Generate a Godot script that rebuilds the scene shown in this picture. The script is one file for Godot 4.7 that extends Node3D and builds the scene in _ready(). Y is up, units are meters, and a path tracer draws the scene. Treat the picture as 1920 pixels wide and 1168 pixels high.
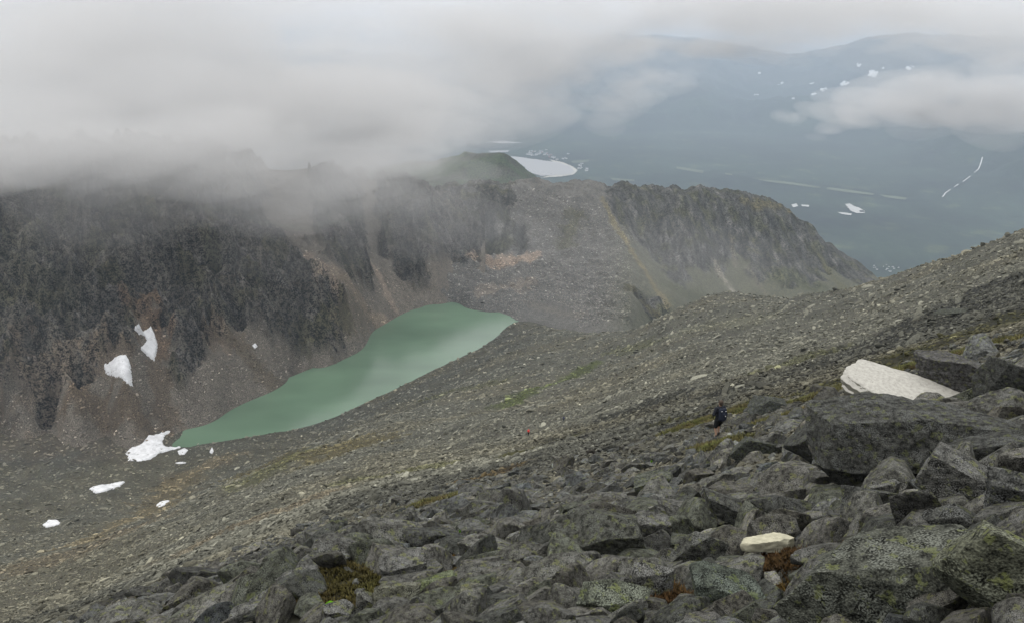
extends Node3D
# A mountain cirque with a green lake, seen from a boulder slope under low cloud.

const PITCH := -18.8
const FOV := 43.0
const FOCAL := 1482.4          # in pixels of a 1920 x 1168 frame
const LAKE_Y := -250.0
const VALLEY_Y := -900.0

var rng := RandomNumberGenerator.new()
var n_big := FastNoiseLite.new()
var n_mid := FastNoiseLite.new()
var n_fine := FastNoiseLite.new()
var n_rib := FastNoiseLite.new()
var slope := {}
var wall := {}
var ridge := {}
var shoulder := {}
var far := {}
var used := {}
var M := {}
var T := {}
var zones := []

# ------------------------------------------------------------------ sighting
func lin(r: float, g: float, b: float) -> Color:
	return Color(r, g, b).linear_to_srgb()

func ray(px: float, py: float) -> Vector3:
	var d := Vector3((px - 960.0) / FOCAL, -(py - 584.0) / FOCAL, -1.0)
	return d.rotated(Vector3.RIGHT, deg_to_rad(PITCH))

# a survey point: the place at the horizontal distance r in the direction of a picture position -> (azimuth, ln r, height / r)
func sight(px: float, py: float, r: float) -> Vector3:
	var d := ray(px, py)
	var flat := Vector2(d.x, d.z).length()
	return Vector3(atan2(d.x, -d.z), log(r), d.y / flat)

func sight_at_height(px: float, py: float, y: float) -> Vector3:
	var s := sight(px, py, 1.0)
	return Vector3(s.x, log(y / s.z), s.z)

func ground_point(az_degrees: float, r: float, y: float) -> Vector3:
	return Vector3(deg_to_rad(az_degrees), log(r), y / r)

func place(px: float, py: float, r: float) -> Vector3:
	var s := sight(px, py, r)
	return Vector3(sin(s.x) * r, s.z * r, -cos(s.x) * r)

# ------------------------------------------------------------------ smooth land through survey points (thin plate)
const AZ_SCALE := 2.4
func plate(d2: float) -> float:
	return 0.0 if d2 < 1e-12 else 0.5 * d2 * log(d2)

func survey(points: Array, az0: float, az1: float, r0: float, r1: float, nu: int, nv: int, stiff := 1e-4) -> Dictionary:
	var n := points.size()
	var size := n + 3
	var a := []
	for i in size:
		var row := PackedFloat64Array(); row.resize(size + 1)
		a.append(row)
	for i in n:
		var p: Vector3 = points[i]
		for j in n:
			var q: Vector3 = points[j]
			var du := (p.x - q.x) * AZ_SCALE
			var dv := p.y - q.y
			a[i][j] = plate(du * du + dv * dv)
		a[i][i] += stiff
		a[i][n] = 1.0; a[i][n + 1] = p.x * AZ_SCALE; a[i][n + 2] = p.y
		a[n][i] = 1.0; a[n + 1][i] = p.x * AZ_SCALE; a[n + 2][i] = p.y
		a[i][size] = p.z
	for c in size:
		var best := c
		for i in range(c + 1, size):
			if absf(a[i][c]) > absf(a[best][c]): best = i
		if best != c:
			var keep: PackedFloat64Array = a[c]; a[c] = a[best]; a[best] = keep
		var pivot: PackedFloat64Array = a[c]
		for i in range(c + 1, size):
			var row: PackedFloat64Array = a[i]
			var f := row[c] / pivot[c]
			if f == 0.0: continue
			for k in range(c, size + 1): row[k] -= f * pivot[k]
			a[i] = row
	var w := PackedFloat64Array(); w.resize(size)
	for c in range(size - 1, -1, -1):
		var s: float = a[c][size]
		for k in range(c + 1, size): s -= a[c][k] * w[k]
		w[c] = s / a[c][c]
	var land := {"u0": deg_to_rad(az0), "u1": deg_to_rad(az1), "v0": log(r0), "v1": log(r1), "nu": nu, "nv": nv}
	var grid := PackedFloat32Array(); grid.resize(nu * nv)
	for j in nv:
		var v: float = lerpf(land.v0, land.v1, float(j) / (nv - 1))
		for i in nu:
			var u: float = lerpf(land.u0, land.u1, float(i) / (nu - 1))
			var s: float = w[n] + w[n + 1] * u * AZ_SCALE + w[n + 2] * v
			for k in n:
				var p: Vector3 = points[k]
				var du := (p.x - u) * AZ_SCALE
				var dv := p.y - v
				s += w[k] * plate(du * du + dv * dv)
			grid[j * nu + i] = s
	land.grid = grid
	return land

func cubic(a: float, b: float, c: float, d: float, t: float) -> float:
	return b + 0.5 * t * (c - a + t * (2.0 * a - 5.0 * b + 4.0 * c - d + t * (3.0 * (b - c) + d - a)))

func base_height(land: Dictionary, az: float, lr: float) -> float:
	var nu: int = land.nu
	var nv: int = land.nv
	var fu: float = clampf((az - land.u0) / (land.u1 - land.u0) * (nu - 1), 0.0, nu - 1.001)
	var fv: float = clampf((lr - land.v0) / (land.v1 - land.v0) * (nv - 1), 0.0, nv - 1.001)
	var iu := int(fu)
	var iv := int(fv)
	var tu := fu - iu
	var tv := fv - iv
	var g: PackedFloat32Array = land.grid
	var a := maxi(iu - 1, 0)
	var d := mini(iu + 2, nu - 1)
	var rows := [0.0, 0.0, 0.0, 0.0]
	for k in 4:
		var o := clampi(iv - 1 + k, 0, nv - 1) * nu
		rows[k] = cubic(g[o + a], g[o + iu], g[o + iu + 1], g[o + d], tu)
	return cubic(rows[0], rows[1], rows[2], rows[3], tv) * exp(lr)

# ------------------------------------------------------------------ the three near landforms, with their relief
func slope_height(x: float, z: float) -> float:
	var r := maxf(Vector2(x, z).length(), 1.0)
	var az := atan2(x, -z)
	var h := base_height(slope, az, log(r)) + r * 0.42 * smoothstep(1.05, 2.6, absf(az))   # the hillside rises behind the camera
	var calm := smoothstep(0.0, 14.0, h - LAKE_Y)
	h += n_big.get_noise_2d(x * 1.6, z * 1.6) * 2.6 * smoothstep(40.0, 260.0, r) * calm
	h += n_mid.get_noise_2d(x * 0.9, z * 0.9) * (0.25 + 0.9 * smoothstep(15.0, 120.0, r)) * (0.25 + 0.75 * calm)
	h += n_fine.get_noise_2d(x, z) * 0.16
	return h

func wall_height(x: float, z: float) -> float:
	var r := Vector2(x, z).length()
	var h := base_height(wall, atan2(x, -z), log(r))
	var above := h - LAKE_Y
	var rock := wall_rock(x, z, above)
	var u := x * 0.333 - z * 0.943 + n_big.get_noise_2d(x, z + 500.0) * 30.0
	var v := x * 0.943 + z * 0.333
	var rib := 1.0 - absf(n_rib.get_noise_2d(u * 0.8 + v * 0.2, v * 0.3)) * 2.2
	var rib2 := 1.0 - absf(n_rib.get_noise_2d(u * 2.6 + v * 0.9 + 77.0, v * 0.9)) * 2.0
	var crag := n_mid.get_noise_2d(x * 1.4 + 9.0, z * 1.4)
	h += rock * (rib * 19.0 + rib2 * 7.0 - 11.0 + crag * 7.0)
	var shore := smoothstep(0.0, 6.0, above)
	h += n_mid.get_noise_2d(x * 1.2, z * 1.2) * 0.7 * shore
	h += n_fine.get_noise_2d(x * 0.35, z * 0.35) * (0.25 + 2.4 * rock) * shore
	return h

# ground plans of the bare cliffs; everything between them is talus
var cliffs := []
func cliff_mask(x: float, z: float) -> float:
	var best := -1e9
	var q := Vector2(x + n_mid.get_noise_2d(x * 0.7, z * 0.7) * 14.0, z + n_mid.get_noise_2d(x * 0.7 + 200.0, z * 0.7) * 14.0)
	for c in cliffs:
		if not c.box.has_point(q): continue
		var poly: PackedVector2Array = c.poly
		var d := 1e9
		var n := poly.size()
		for k in n:
			d = minf(d, q.distance_squared_to(Geometry2D.get_closest_point_to_segment(q, poly[k], poly[(k + 1) % n])))
			if d < 0.5: break
		d = sqrt(d)
		if not Geometry2D.is_point_in_polygon(q, poly): d = -d
		best = maxf(best, d)
	return smoothstep(-3.0, 5.0, best)

func cliff(outline: Array) -> void:
	var poly := PackedVector2Array()
	for o in outline:
		var h: Vector3
		if o.size() > 2: h = place(o[0], o[1], o[2])
		else:
			h = seen("wall", o[0], o[1]) if o[0] < 905 else Vector3(1e5, 0, 0)
			if o[0] > 660:
				var g := seen("ridge", o[0], o[1])
				if Vector2(g.x, g.z).length() < Vector2(h.x, h.z).length(): h = g
		poly.append(Vector2(h.x, h.z))
	var box := Rect2(poly[0], Vector2.ZERO)
	for q in poly: box = box.expand(q)
	cliffs.append({"poly": poly, "box": box.grow(12.0)})

func survey_cliffs() -> void:
	var found := []
	for o in [
		[[-260, 300, 1050], [-260, 690], [-40, 700], [20, 755], [105, 770], [128, 720], [180, 690], [236, 655], [258, 612], [285, 585], [302, 610], [318, 690], [345, 730], [385, 690], [402, 645], [440, 626], [470, 606], [520, 640], [560, 652], [600, 668], [632, 650], [655, 585], [640, 545], [600, 505], [565, 470], [500, 420], [480, 300, 1050]],
		[[600, 300, 1050], [585, 440], [600, 470], [640, 505], [680, 535], [702, 525], [700, 480], [680, 430], [690, 300, 1050]],
		[[705, 300, 1050], [712, 470], [735, 505], [775, 540], [800, 522], [804, 480], [830, 478], [850, 500], [880, 502], [896, 478], [930, 470], [960, 475], [992, 468], [985, 430], [962, 395], [960, 300, 1100]],
		[[1135, 372], [1150, 410], [1190, 450], [1232, 490], [1270, 545], [1300, 512], [1330, 492], [1362, 525], [1380, 470], [1402, 505], [1420, 535], [1442, 520], [1480, 548], [1500, 530], [1530, 545], [1560, 500], [1600, 528], [1640, 548], [1660, 300, 1300], [1480, 300, 1330], [1300, 300, 1250], [1135, 300, 1090]],
		[[1190, 540], [1236, 555], [1266, 584], [1240, 610], [1205, 590]],
	]:
		var before := cliffs
		cliffs = []
		cliff(o)
		found.append(cliffs[0])
		cliffs = before
	cliffs = found

func wall_rock(x: float, z: float, _above: float) -> float:
	return cliff_mask(x, z)

func cliff_of(_az: float, _h: float, x: float, z: float) -> float:
	return cliff_mask(x, z)

func ridge_height(x: float, z: float) -> float:
	var r := Vector2(x, z).length()
	var az := atan2(x, -z)
	var h := base_height(ridge, az, log(r))
	var rock := cliff_of(az, h, x, z)
	var rib := 1.0 - absf(n_rib.get_noise_2d(x * 0.9 + z * 0.2, z * 0.25)) * 2.0
	var rib2 := 1.0 - absf(n_rib.get_noise_2d(x * 3.0 + z * 0.6 + 31.0, z * 0.9)) * 2.0
	h += rock * (rib * 7.0 + rib2 * 1.5 - 5.0)
	h += n_mid.get_noise_2d(x * 0.8, z * 0.8) * (1.0 + 2.2 * rock) * smoothstep(0.0, 6.0, h - LAKE_Y)
	if h > LAKE_Y:
		h += absf(n_big.get_noise_2d(x * 1.7 + 40.0, z * 1.7)) * 11.0 * (1.0 - rock) * smoothstep(0.26, 0.12, az) * smoothstep(0.0, 8.0, h - LAKE_Y)
	h += n_fine.get_noise_2d(x * 0.35, z * 0.35) * (0.3 + 1.0 * rock) * smoothstep(-1.0, 3.0, h - LAKE_Y)
	return h

# where a line of sight first meets a landform
func hit(kind: String, px: float, py: float, from := 2.0, step := 0.02) -> Vector3:
	var s := sight(px, py, 1.0)
	var lr := log(from)
	var sx := sin(s.x)
	var sz := -cos(s.x)
	var last := lr
	while lr < log(16000.0):
		var r := exp(lr)
		if height_of(kind, sx * r, sz * r) > s.z * r: break
		last = lr
		lr += step
	var a := last
	var b := lr
	for k in 12:
		var m := (a + b) * 0.5
		var r := exp(m)
		if height_of(kind, sx * r, sz * r) > s.z * r: b = m
		else: a = m
	var rr := exp((a + b) * 0.5)
	return Vector3(sx * rr, height_of(kind, sx * rr, sz * rr), sz * rr)

const FIRST := {"slope": 2.0, "wall": 405.0, "ridge": 650.0, "shoulder": 1500.0, "far": 2000.0}
func seen(kind: String, px: float, py: float) -> Vector3:
	return hit(kind, px, py, FIRST[kind], 0.02 if kind == "slope" else 0.004)

# ------------------------------------------------------------------ scene tree helpers
func numbered(called: String) -> String:
	var k: int = used.get(called, 0)
	used[called] = k + 1
	return called if k == 0 else "%s_%03d" % [called, k]

func tag(o: Node3D, label := "", category := "", group := "", kind := "") -> Node3D:
	if label: o.set_meta("label", label)
	if category: o.set_meta("category", category)
	if group: o.set_meta("group", group)
	if kind: o.set_meta("kind", kind)
	return o

func put(called: String, mesh: Mesh, mat: Material, parent: Node = null) -> MeshInstance3D:
	var o := MeshInstance3D.new()
	o.name = numbered(called) if parent == null else called
	o.mesh = mesh
	if mat: o.material_override = mat
	(self if parent == null else parent).add_child(o, true)
	return o

func base(called: String, at := Vector3.ZERO) -> Node3D:
	var o := Node3D.new()
	o.name = numbered(called)
	add_child(o)
	o.position = at
	return o

func arrays_mesh(v: PackedVector3Array, n: PackedVector3Array, c: PackedColorArray, idx: PackedInt32Array) -> ArrayMesh:
	var arr := []
	arr.resize(Mesh.ARRAY_MAX)
	arr[Mesh.ARRAY_VERTEX] = v
	if n.size(): arr[Mesh.ARRAY_NORMAL] = n
	if c.size(): arr[Mesh.ARRAY_COLOR] = c
	if idx.size(): arr[Mesh.ARRAY_INDEX] = idx
	var m := ArrayMesh.new()
	m.add_surface_from_arrays(Mesh.PRIMITIVE_TRIANGLES, arr)
	return m

# a sheet of land over a fan of azimuths and distances; height and colour come from functions of the place
func land_mesh(az0: float, az1: float, r0: float, r1: float, nu: int, nv: int, kind: String) -> ArrayMesh:
	var v := PackedVector3Array(); v.resize(nu * nv)
	var n := PackedVector3Array(); n.resize(nu * nv)
	var c := PackedColorArray(); c.resize(nu * nv)
	var l0 := log(r0)
	var l1 := log(r1)
	for j in nv:
		var r := exp(lerpf(l0, l1, float(j) / (nv - 1)))
		for i in nu:
			var a := deg_to_rad(lerpf(az0, az1, float(i) / (nu - 1)))
			var x := sin(a) * r
			var z := -cos(a) * r
			v[j * nu + i] = Vector3(x, height_of(kind, x, z), z)
	for j in nv:
		for i in nu:
			var p := v[j * nu + maxi(i - 1, 0)]
			var q := v[j * nu + mini(i + 1, nu - 1)]
			var s := v[maxi(j - 1, 0) * nu + i]
			var t := v[mini(j + 1, nv - 1) * nu + i]
			var m := (q - p).cross(s - t).normalized()
			if m.y < 0.0: m = -m
			n[j * nu + i] = m
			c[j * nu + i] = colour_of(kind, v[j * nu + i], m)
	var idx := PackedInt32Array()
	var bare := PackedInt32Array()
	var split := kind == "wall" or kind == "ridge"
	for j in nv - 1:
		for i in nu - 1:
			var o := j * nu + i
			if split and cliff_mask(v[o].x, v[o].z) > 0.5: bare.append_array([o, o + nu, o + 1, o + 1, o + nu, o + nu + 1])
			else: idx.append_array([o, o + nu, o + 1, o + 1, o + nu, o + nu + 1])
	var mesh := arrays_mesh(v, n, c, idx)
	if split:
		var arr := []
		arr.resize(Mesh.ARRAY_MAX)
		arr[Mesh.ARRAY_VERTEX] = v
		arr[Mesh.ARRAY_NORMAL] = n
		arr[Mesh.ARRAY_COLOR] = c
		arr[Mesh.ARRAY_INDEX] = bare
		mesh.add_surface_from_arrays(Mesh.PRIMITIVE_TRIANGLES, arr)
		mesh.surface_set_material(0, M.talus)
		mesh.surface_set_material(1, M.face)
	return mesh

# ------------------------------------------------------------------ survey of the land
func survey_slope() -> void:
	var p := []
	# shore of the lake on this side
	for s in [[318, 838], [400, 829], [490, 815], [560, 803], [620, 785], [680, 757], [740, 730], [800, 700], [860, 672], [905, 650], [940, 625], [968, 603]]:
		p.append(sight_at_height(s[0], s[1], LAKE_Y))
	# bed of the lake beyond it
	for s in [[430, 790, -256], [600, 720, -262], [760, 650, -264], [880, 606, -260], [300, 806, -246], [960, 585, -256]]:
		p.append(sight_at_height(s[0], s[1], s[2]))
	# the bowl at the near end of the lake
	for s in [[285, 850, -247.5], [240, 850, -247], [200, 913, -236], [95, 980, -219], [300, 945, -226], [150, 850, -245], [0, 880, -240], [-120, 860, -240], [60, 830, -243], [-150, 960, -225], [0, 1000, -214], [380, 885, -236]]:
		p.append(sight_at_height(s[0], s[1], s[2]))
	# down the slope, column by column: picture position and distance
	for s in [
		[-200, 1168, 150], [0, 1168, 150], [0, 1080, 235], [110, 1168, 75], [110, 1080, 200],
		[240, 1168, 20], [240, 1120, 70], [240, 1060, 160], [240, 990, 260],
		[480, 1168, 8], [480, 1120, 14], [480, 1060, 28], [480, 1000, 75], [480, 950, 150], [480, 890, 275],
		[650, 1148, 6.9], [600, 1125, 7.3], [700, 1105, 7.4], [650, 1068, 8.6], [600, 1085, 8.2], [650, 1035, 14],
		[1480, 1080, 5.5], [1480, 1035, 6.2], [1250, 1148, 4.8], [1250, 1098, 5.4],
		[730, 1168, 6], [730, 1090, 11], [730, 1010, 24], [730, 950, 50], [730, 900, 110], [730, 850, 200], [730, 790, 330],
		[980, 1168, 4.8], [980, 1080, 8], [980, 1000, 15], [980, 920, 32], [980, 870, 66], [980, 812, 165], [980, 760, 280], [980, 700, 425], [980, 650, 560],
		[1130, 790, 140], [1130, 720, 270], [1130, 670, 420], [1130, 628, 590], [1085, 624, 630], [1040, 617, 672], [1005, 610, 695],
		[1200, 1168, 4.3], [1200, 1080, 7], [1200, 1000, 12], [1200, 920, 22], [1200, 860, 40],
		[1348, 1168, 4.0], [1348, 1080, 6], [1348, 1000, 10], [1348, 900, 18], [1348, 820, 33], [1348, 760, 74], [1348, 700, 150], [1348, 650, 240], [1348, 610, 360], [1380, 569, 520], [1260, 600, 540],
		[1530, 577, 450], [1530, 620, 270], [1530, 690, 110], [1530, 760, 45], [1530, 860, 17],
		[1640, 541, 400], [1640, 600, 190], [1640, 670, 85], [1640, 760, 24], [1640, 850, 12.5], [1640, 950, 7.5], [1640, 1060, 5], [1640, 1168, 3.6],
		[1780, 490, 370], [1780, 560, 170], [1780, 650, 60], [1780, 760, 18], [1780, 880, 8.5],
		[1920, 445, 340], [1920, 520, 150], [1920, 600, 66], [1920, 680, 32], [1920, 780, 14], [1920, 900, 7], [1920, 1040, 4.2], [1920, 1168, 3.0],
		[2150, 380, 330], [2150, 560, 80], [2150, 760, 14], [2150, 1000, 4.4],
	]:
		p.append(sight(s[0], s[1], s[2]))
	# beyond the skyline the land falls away
	for s in [[9.0, 740.0, -285.0], [15.5, 700.0, -290.0], [20.0, 600.0, -270.0], [25.0, 560.0, -225.0], [33.0, 520.0, -170.0], [42.0, 520.0, -140.0], [4.0, 800.0, -272.0], [1.2, 770.0, -262.0], [3.0, 745.0, -264.0], [5.0, 715.0, -268.0], [7.0, 670.0, -262.0]]:
		p.append(ground_point(s[0], s[1], s[2]))
	# under the camera
	for s in [[-60.0, 1.2, -2.5], [-20.0, 1.2, -2.2], [20.0, 1.2, -2.0], [60.0, 1.2, -1.7], [-60.0, 10.0, -9.0], [-60.0, 60.0, -44.0], [60.0, 10.0, -1.5], [60.0, 60.0, 2.0]]:
		p.append(ground_point(s[0], s[1], s[2]))
	slope = survey(p, -60, 60, 1.2, 900, 130, 130)

func survey_wall() -> void:
	var p := []
	for s in [[318, 838], [345, 806], [430, 770], [476, 748], [540, 712], [600, 690], [655, 668], [686, 645], [695, 626], [725, 606], [752, 590], [790, 577], [830, 570]]:
		p.append(sight_at_height(s[0], s[1], LAKE_Y))
	for s in [[430, 800, -258], [560, 740, -266], [700, 690, -266], [800, 610, -264]]:
		p.append(sight_at_height(s[0], s[1], s[2]))
	# foot of the wall round the bowl
	for s in [[285, 815, -247], [200, 800, -243], [100, 790, -240], [0, 780, -237], [-150, 780, -234]]:
		p.append(sight_at_height(s[0], s[1], s[2]))
	for s in [[-40.0, 440.0, -268.0], [-33.0, 440.0, -268.0], [-28.0, 425.0, -266.0], [-24.5, 405.0, -262.0]]:
		p.append(ground_point(s[0], s[1], s[2]))
	# up the face
	for s in [
		[-150, 700, 600], [-150, 560, 650], [-150, 430, 700], [-150, 290, 770],
		[0, 700, 590], [0, 620, 622], [0, 520, 660], [0, 420, 702], [0, 290, 765],
		[120, 740, 560], [130, 640, 598], [130, 540, 640], [130, 430, 690], [130, 290, 760],
		[230, 720, 545], [250, 650, 578], [260, 580, 612], [260, 480, 660], [260, 380, 712], [260, 290, 765],
		[400, 720, 560], [400, 650, 590], [400, 560, 632], [400, 460, 682], [400, 360, 738], [400, 295, 775],
		[520, 640, 620], [540, 560, 655], [540, 470, 705], [540, 380, 760],
		[620, 620, 640], [650, 560, 668], [640, 500, 705], [620, 430, 760], [620, 330, 825],
		[700, 570, 720], [715, 530, 760], [700, 480, 790], [720, 420, 830], [720, 350, 880],
		[790, 540, 780], [800, 490, 800], [800, 430, 835], [800, 370, 880], [860, 480, 840], [860, 420, 870],
	]:
		p.append(sight(s[0], s[1], s[2]))
	for s in [[-44.0, 900.0, -150.0], [-33.0, 900.0, -160.0], [-22.0, 920.0, -170.0], [-14.0, 970.0, -190.0], [-40.0, 1150.0, -330.0], [-22.0, 1150.0, -330.0], [-10.0, 1100.0, -270.0], [-5.0, 950.0, -186.0], [-5.0, 1080.0, -250.0], [-2.0, 900.0, -190.0], [-2.0, 1000.0, -240.0]]:
		p.append(ground_point(s[0], s[1], s[2]))
	wall = survey(p, -46, -2, 400, 1150, 90, 90)

func survey_ridge() -> void:
	var p := []
	for s in [[830, 570], [870, 576], [920, 586], [966, 601]]:
		p.append(sight_at_height(s[0], s[1], LAKE_Y))
	for s in [[850, 600, -262], [930, 625, -262], [760, 600, -262]]:
		p.append(sight_at_height(s[0], s[1], s[2]))
	for s in [
		# moraine
		[790, 545, 790], [860, 540, 785], [880, 520, 805], [900, 495, 832], [950, 530, 800], [960, 500, 835], [1000, 560, 770], [1000, 590, 735], [1010, 520, 815], [1020, 485, 850],
		[1060, 600, 715], [1060, 545, 790], [1060, 495, 845], [1120, 600, 700], [1120, 560, 760], [1120, 510, 830], [1110, 480, 870], [1180, 600, 700], [1190, 560, 755],
		# cliffs left of the spur
		[790, 430, 880], [790, 385, 920], [870, 470, 850], [870, 420, 880], [870, 372, 915], [920, 470, 862], [920, 420, 890], [930, 363, 930], [980, 470, 868], [985, 420, 905], [990, 362, 950], [1050, 440, 900], [1050, 363, 965], [1090, 400, 940], [1100, 366, 975],
		# the spur
		[1130, 362, 1000], [1150, 400, 965], [1180, 450, 915], [1210, 500, 865], [1240, 550, 815], [1262, 582, 785],
		# the long flank right of it
		[1190, 360, 1030], [1260, 364, 1060], [1200, 430, 985], [1250, 470, 960], [1290, 520, 915], [1300, 570, 860], [1300, 430, 1000],
		[1330, 368, 1100], [1350, 430, 1060], [1350, 500, 985], [1350, 556, 915], [1400, 377, 1140], [1420, 430, 1100], [1430, 500, 1020], [1430, 565, 930],
		[1470, 390, 1180], [1500, 440, 1150], [1510, 500, 1070], [1520, 565, 970], [1530, 430, 1200], [1570, 470, 1200], [1600, 520, 1130], [1610, 492, 1200], [1650, 524, 1180], [1680, 548, 1120], [1620, 560, 1030],
	]:
		p.append(sight(s[0], s[1], s[2]))
	# behind the crest
	for s in [[-8.0, 1050.0, -205.0], [-2.0, 1080.0, -215.0], [3.0, 1120.0, -222.0], [7.0, 1150.0, -218.0], [11.0, 1210.0, -236.0], [16.0, 1300.0, -262.0], [20.0, 1350.0, -330.0], [25.0, 1350.0, -420.0], [3.0, 1500.0, -420.0], [15.0, 1600.0, -480.0], [-8.0, 1400.0, -380.0], [12.0, 760.0, -285.0], [18.0, 830.0, -325.0], [24.0, 900.0, -350.0], [30.0, 1100.0, -420.0]]:
		p.append(ground_point(s[0], s[1], s[2]))
	ridge = survey(p, -12, 32, 640, 1700, 90, 90)

func survey_far() -> void:
	var p := []
	for s in [[800, 306], [870, 294], [930, 288], [985, 316], [1030, 346], [1075, 372], [700, 320], [600, 330]]:
		p.append(sight(s[0], s[1], 2350.0))
	for s in [[900, 340, 2150], [960, 350, 2130], [820, 350, 2100], [1020, 372, 2150], [880, 362, 1950]]:
		p.append(sight(s[0], s[1], s[2]))
	for s in [[-14.0, 1550.0, -420.0], [-4.0, 1550.0, -430.0], [4.0, 1600.0, -460.0], [9.0, 1700.0, -560.0], [9.0, 2400.0, -640.0], [-14.0, 3600.0, -860.0], [-4.0, 3600.0, -900.0], [4.0, 3400.0, -900.0], [9.0, 3000.0, -880.0], [-2.0, 2900.0, -620.0], [2.0, 2700.0, -640.0]]:
		p.append(ground_point(s[0], s[1], s[2]))
	shoulder = survey(p, -16, 10, 1450, 3700, 50, 50)
	p = []
	for a in [-16.0, -6.0, 4.0, 14.0, 24.0, 34.0, 44.0]:
		for r in [2000.0, 3000.0, 4200.0, 5200.0]:
			p.append(ground_point(a, r, -940.0 if r > 2500 else -900.0))
	for s in [[880, 262], [950, 274], [1020, 284], [1100, 298], [1200, 306], [1300, 308], [1400, 308], [1500, 308], [1600, 326], [1700, 348], [1800, 372], [1920, 400], [2050, 420]]:
		p.append(sight_at_height(s[0], s[1], VALLEY_Y))
	for s in [
		[860, 130, 14000], [950, 120, 13500], [1050, 112, 13000], [1150, 108, 13000], [1250, 104, 13000], [1330, 112, 12600], [1420, 130, 12300], [1500, 138, 12000], [1560, 120, 12000], [1620, 96, 12000], [1700, 92, 12000], [1800, 104, 12000], [1920, 110, 12000], [2050, 100, 12000],
		[1000, 220, 9500], [1100, 220, 9600], [1200, 200, 10000], [1200, 260, 8300], [1000, 170, 11200], [1150, 160, 11500],
		[1290, 262, 8600], [1350, 246, 8900], [1430, 238, 9000], [1520, 240, 8900], [1600, 254, 8600], [1350, 285, 7900], [1450, 280, 7900], [1550, 285, 7700],
		[1400, 190, 10900], [1500, 190, 10800], [1600, 180, 10600], [1700, 200, 9600], [1750, 260, 7700], [1850, 260, 7400], [1850, 320, 6300], [1920, 220, 8000], [1920, 300, 6300], [1800, 170, 10200], [1700, 300, 7000],
	]:
		p.append(sight(s[0], s[1], s[2]))
	for s in [[13.0, 9700.0, -640.0], [18.0, 9700.0, -600.0], [22.0, 9500.0, -620.0], [0.0, 15500.0, -200.0], [20.0, 15500.0, -250.0], [40.0, 15500.0, -250.0], [-14.0, 15500.0, -200.0]]:
		p.append(ground_point(s[0], s[1], s[2]))
	far = survey(p, -18, 46, 1900, 16000, 90, 70)

func shoulder_height(x: float, z: float) -> float:
	var h := base_height(shoulder, atan2(x, -z), log(Vector2(x, z).length()))
	return h + n_big.get_noise_2d(x * 0.5, z * 0.5) * 22.0 + n_mid.get_noise_2d(x * 0.3, z * 0.3) * 6.0

func far_height(x: float, z: float) -> float:
	var h := base_height(far, atan2(x, -z), log(Vector2(x, z).length()))
	var up := maxf(h - VALLEY_Y, 0.0)
	if up > 0.0:
		var k := smoothstep(0.0, 150.0, up)
		h += k * (n_big.get_noise_2d(x * 0.11, z * 0.11) * 90.0 + (0.4 - absf(n_big.get_noise_2d(x * 0.3 + 90.0, z * 0.3))) * 50.0)
	return maxf(h, VALLEY_Y - 3.0 + n_big.get_noise_2d(x * 0.1, z * 0.1) * 4.0)

func height_of(kind: String, x: float, z: float) -> float:
	match kind:
		"slope": return slope_height(x, z)
		"wall": return wall_height(x, z)
		"ridge": return ridge_height(x, z)
		"shoulder": return shoulder_height(x, z)
		"far": return far_height(x, z)
	return 0.0

# ------------------------------------------------------------------ what grows or lies where
# a patch of other matter on a landform: an ellipse on the ground with a ragged edge, set by its two ends
func patch(kind: String, ax: float, ay: float, bx: float, by: float, width: float, colour: Color, strength := 1.0) -> void:
	var a := seen(kind, ax, ay)
	var b := seen(kind, bx, by)
	zones.append({"kind": kind, "a": Vector2(a.x, a.z), "b": Vector2(b.x, b.z), "w": width, "c": colour, "s": strength})

func patches_at(kind: String, p: Vector3, c: Color) -> Color:
	var q := Vector2(p.x, p.z)
	var edge := -1e9
	for zn in zones:
		if zn.kind != kind: continue
		var a: Vector2 = zn.a
		var b: Vector2 = zn.b
		var w: float = zn.w
		var d := q.distance_to(Geometry2D.get_closest_point_to_segment(q, a, b)) / w
		if d > 1.6: continue
		if edge < -1e8: edge = n_big.get_noise_2d(p.x * 3.0, p.z * 3.0) * 0.8 + n_mid.get_noise_2d(p.x * 2.0, p.z * 2.0) * 0.9
		var k: float = smoothstep(0.95, 0.35, d + edge * 0.75) * zn.s
		c = c.lerp(zn.c, k)
	return c

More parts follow.
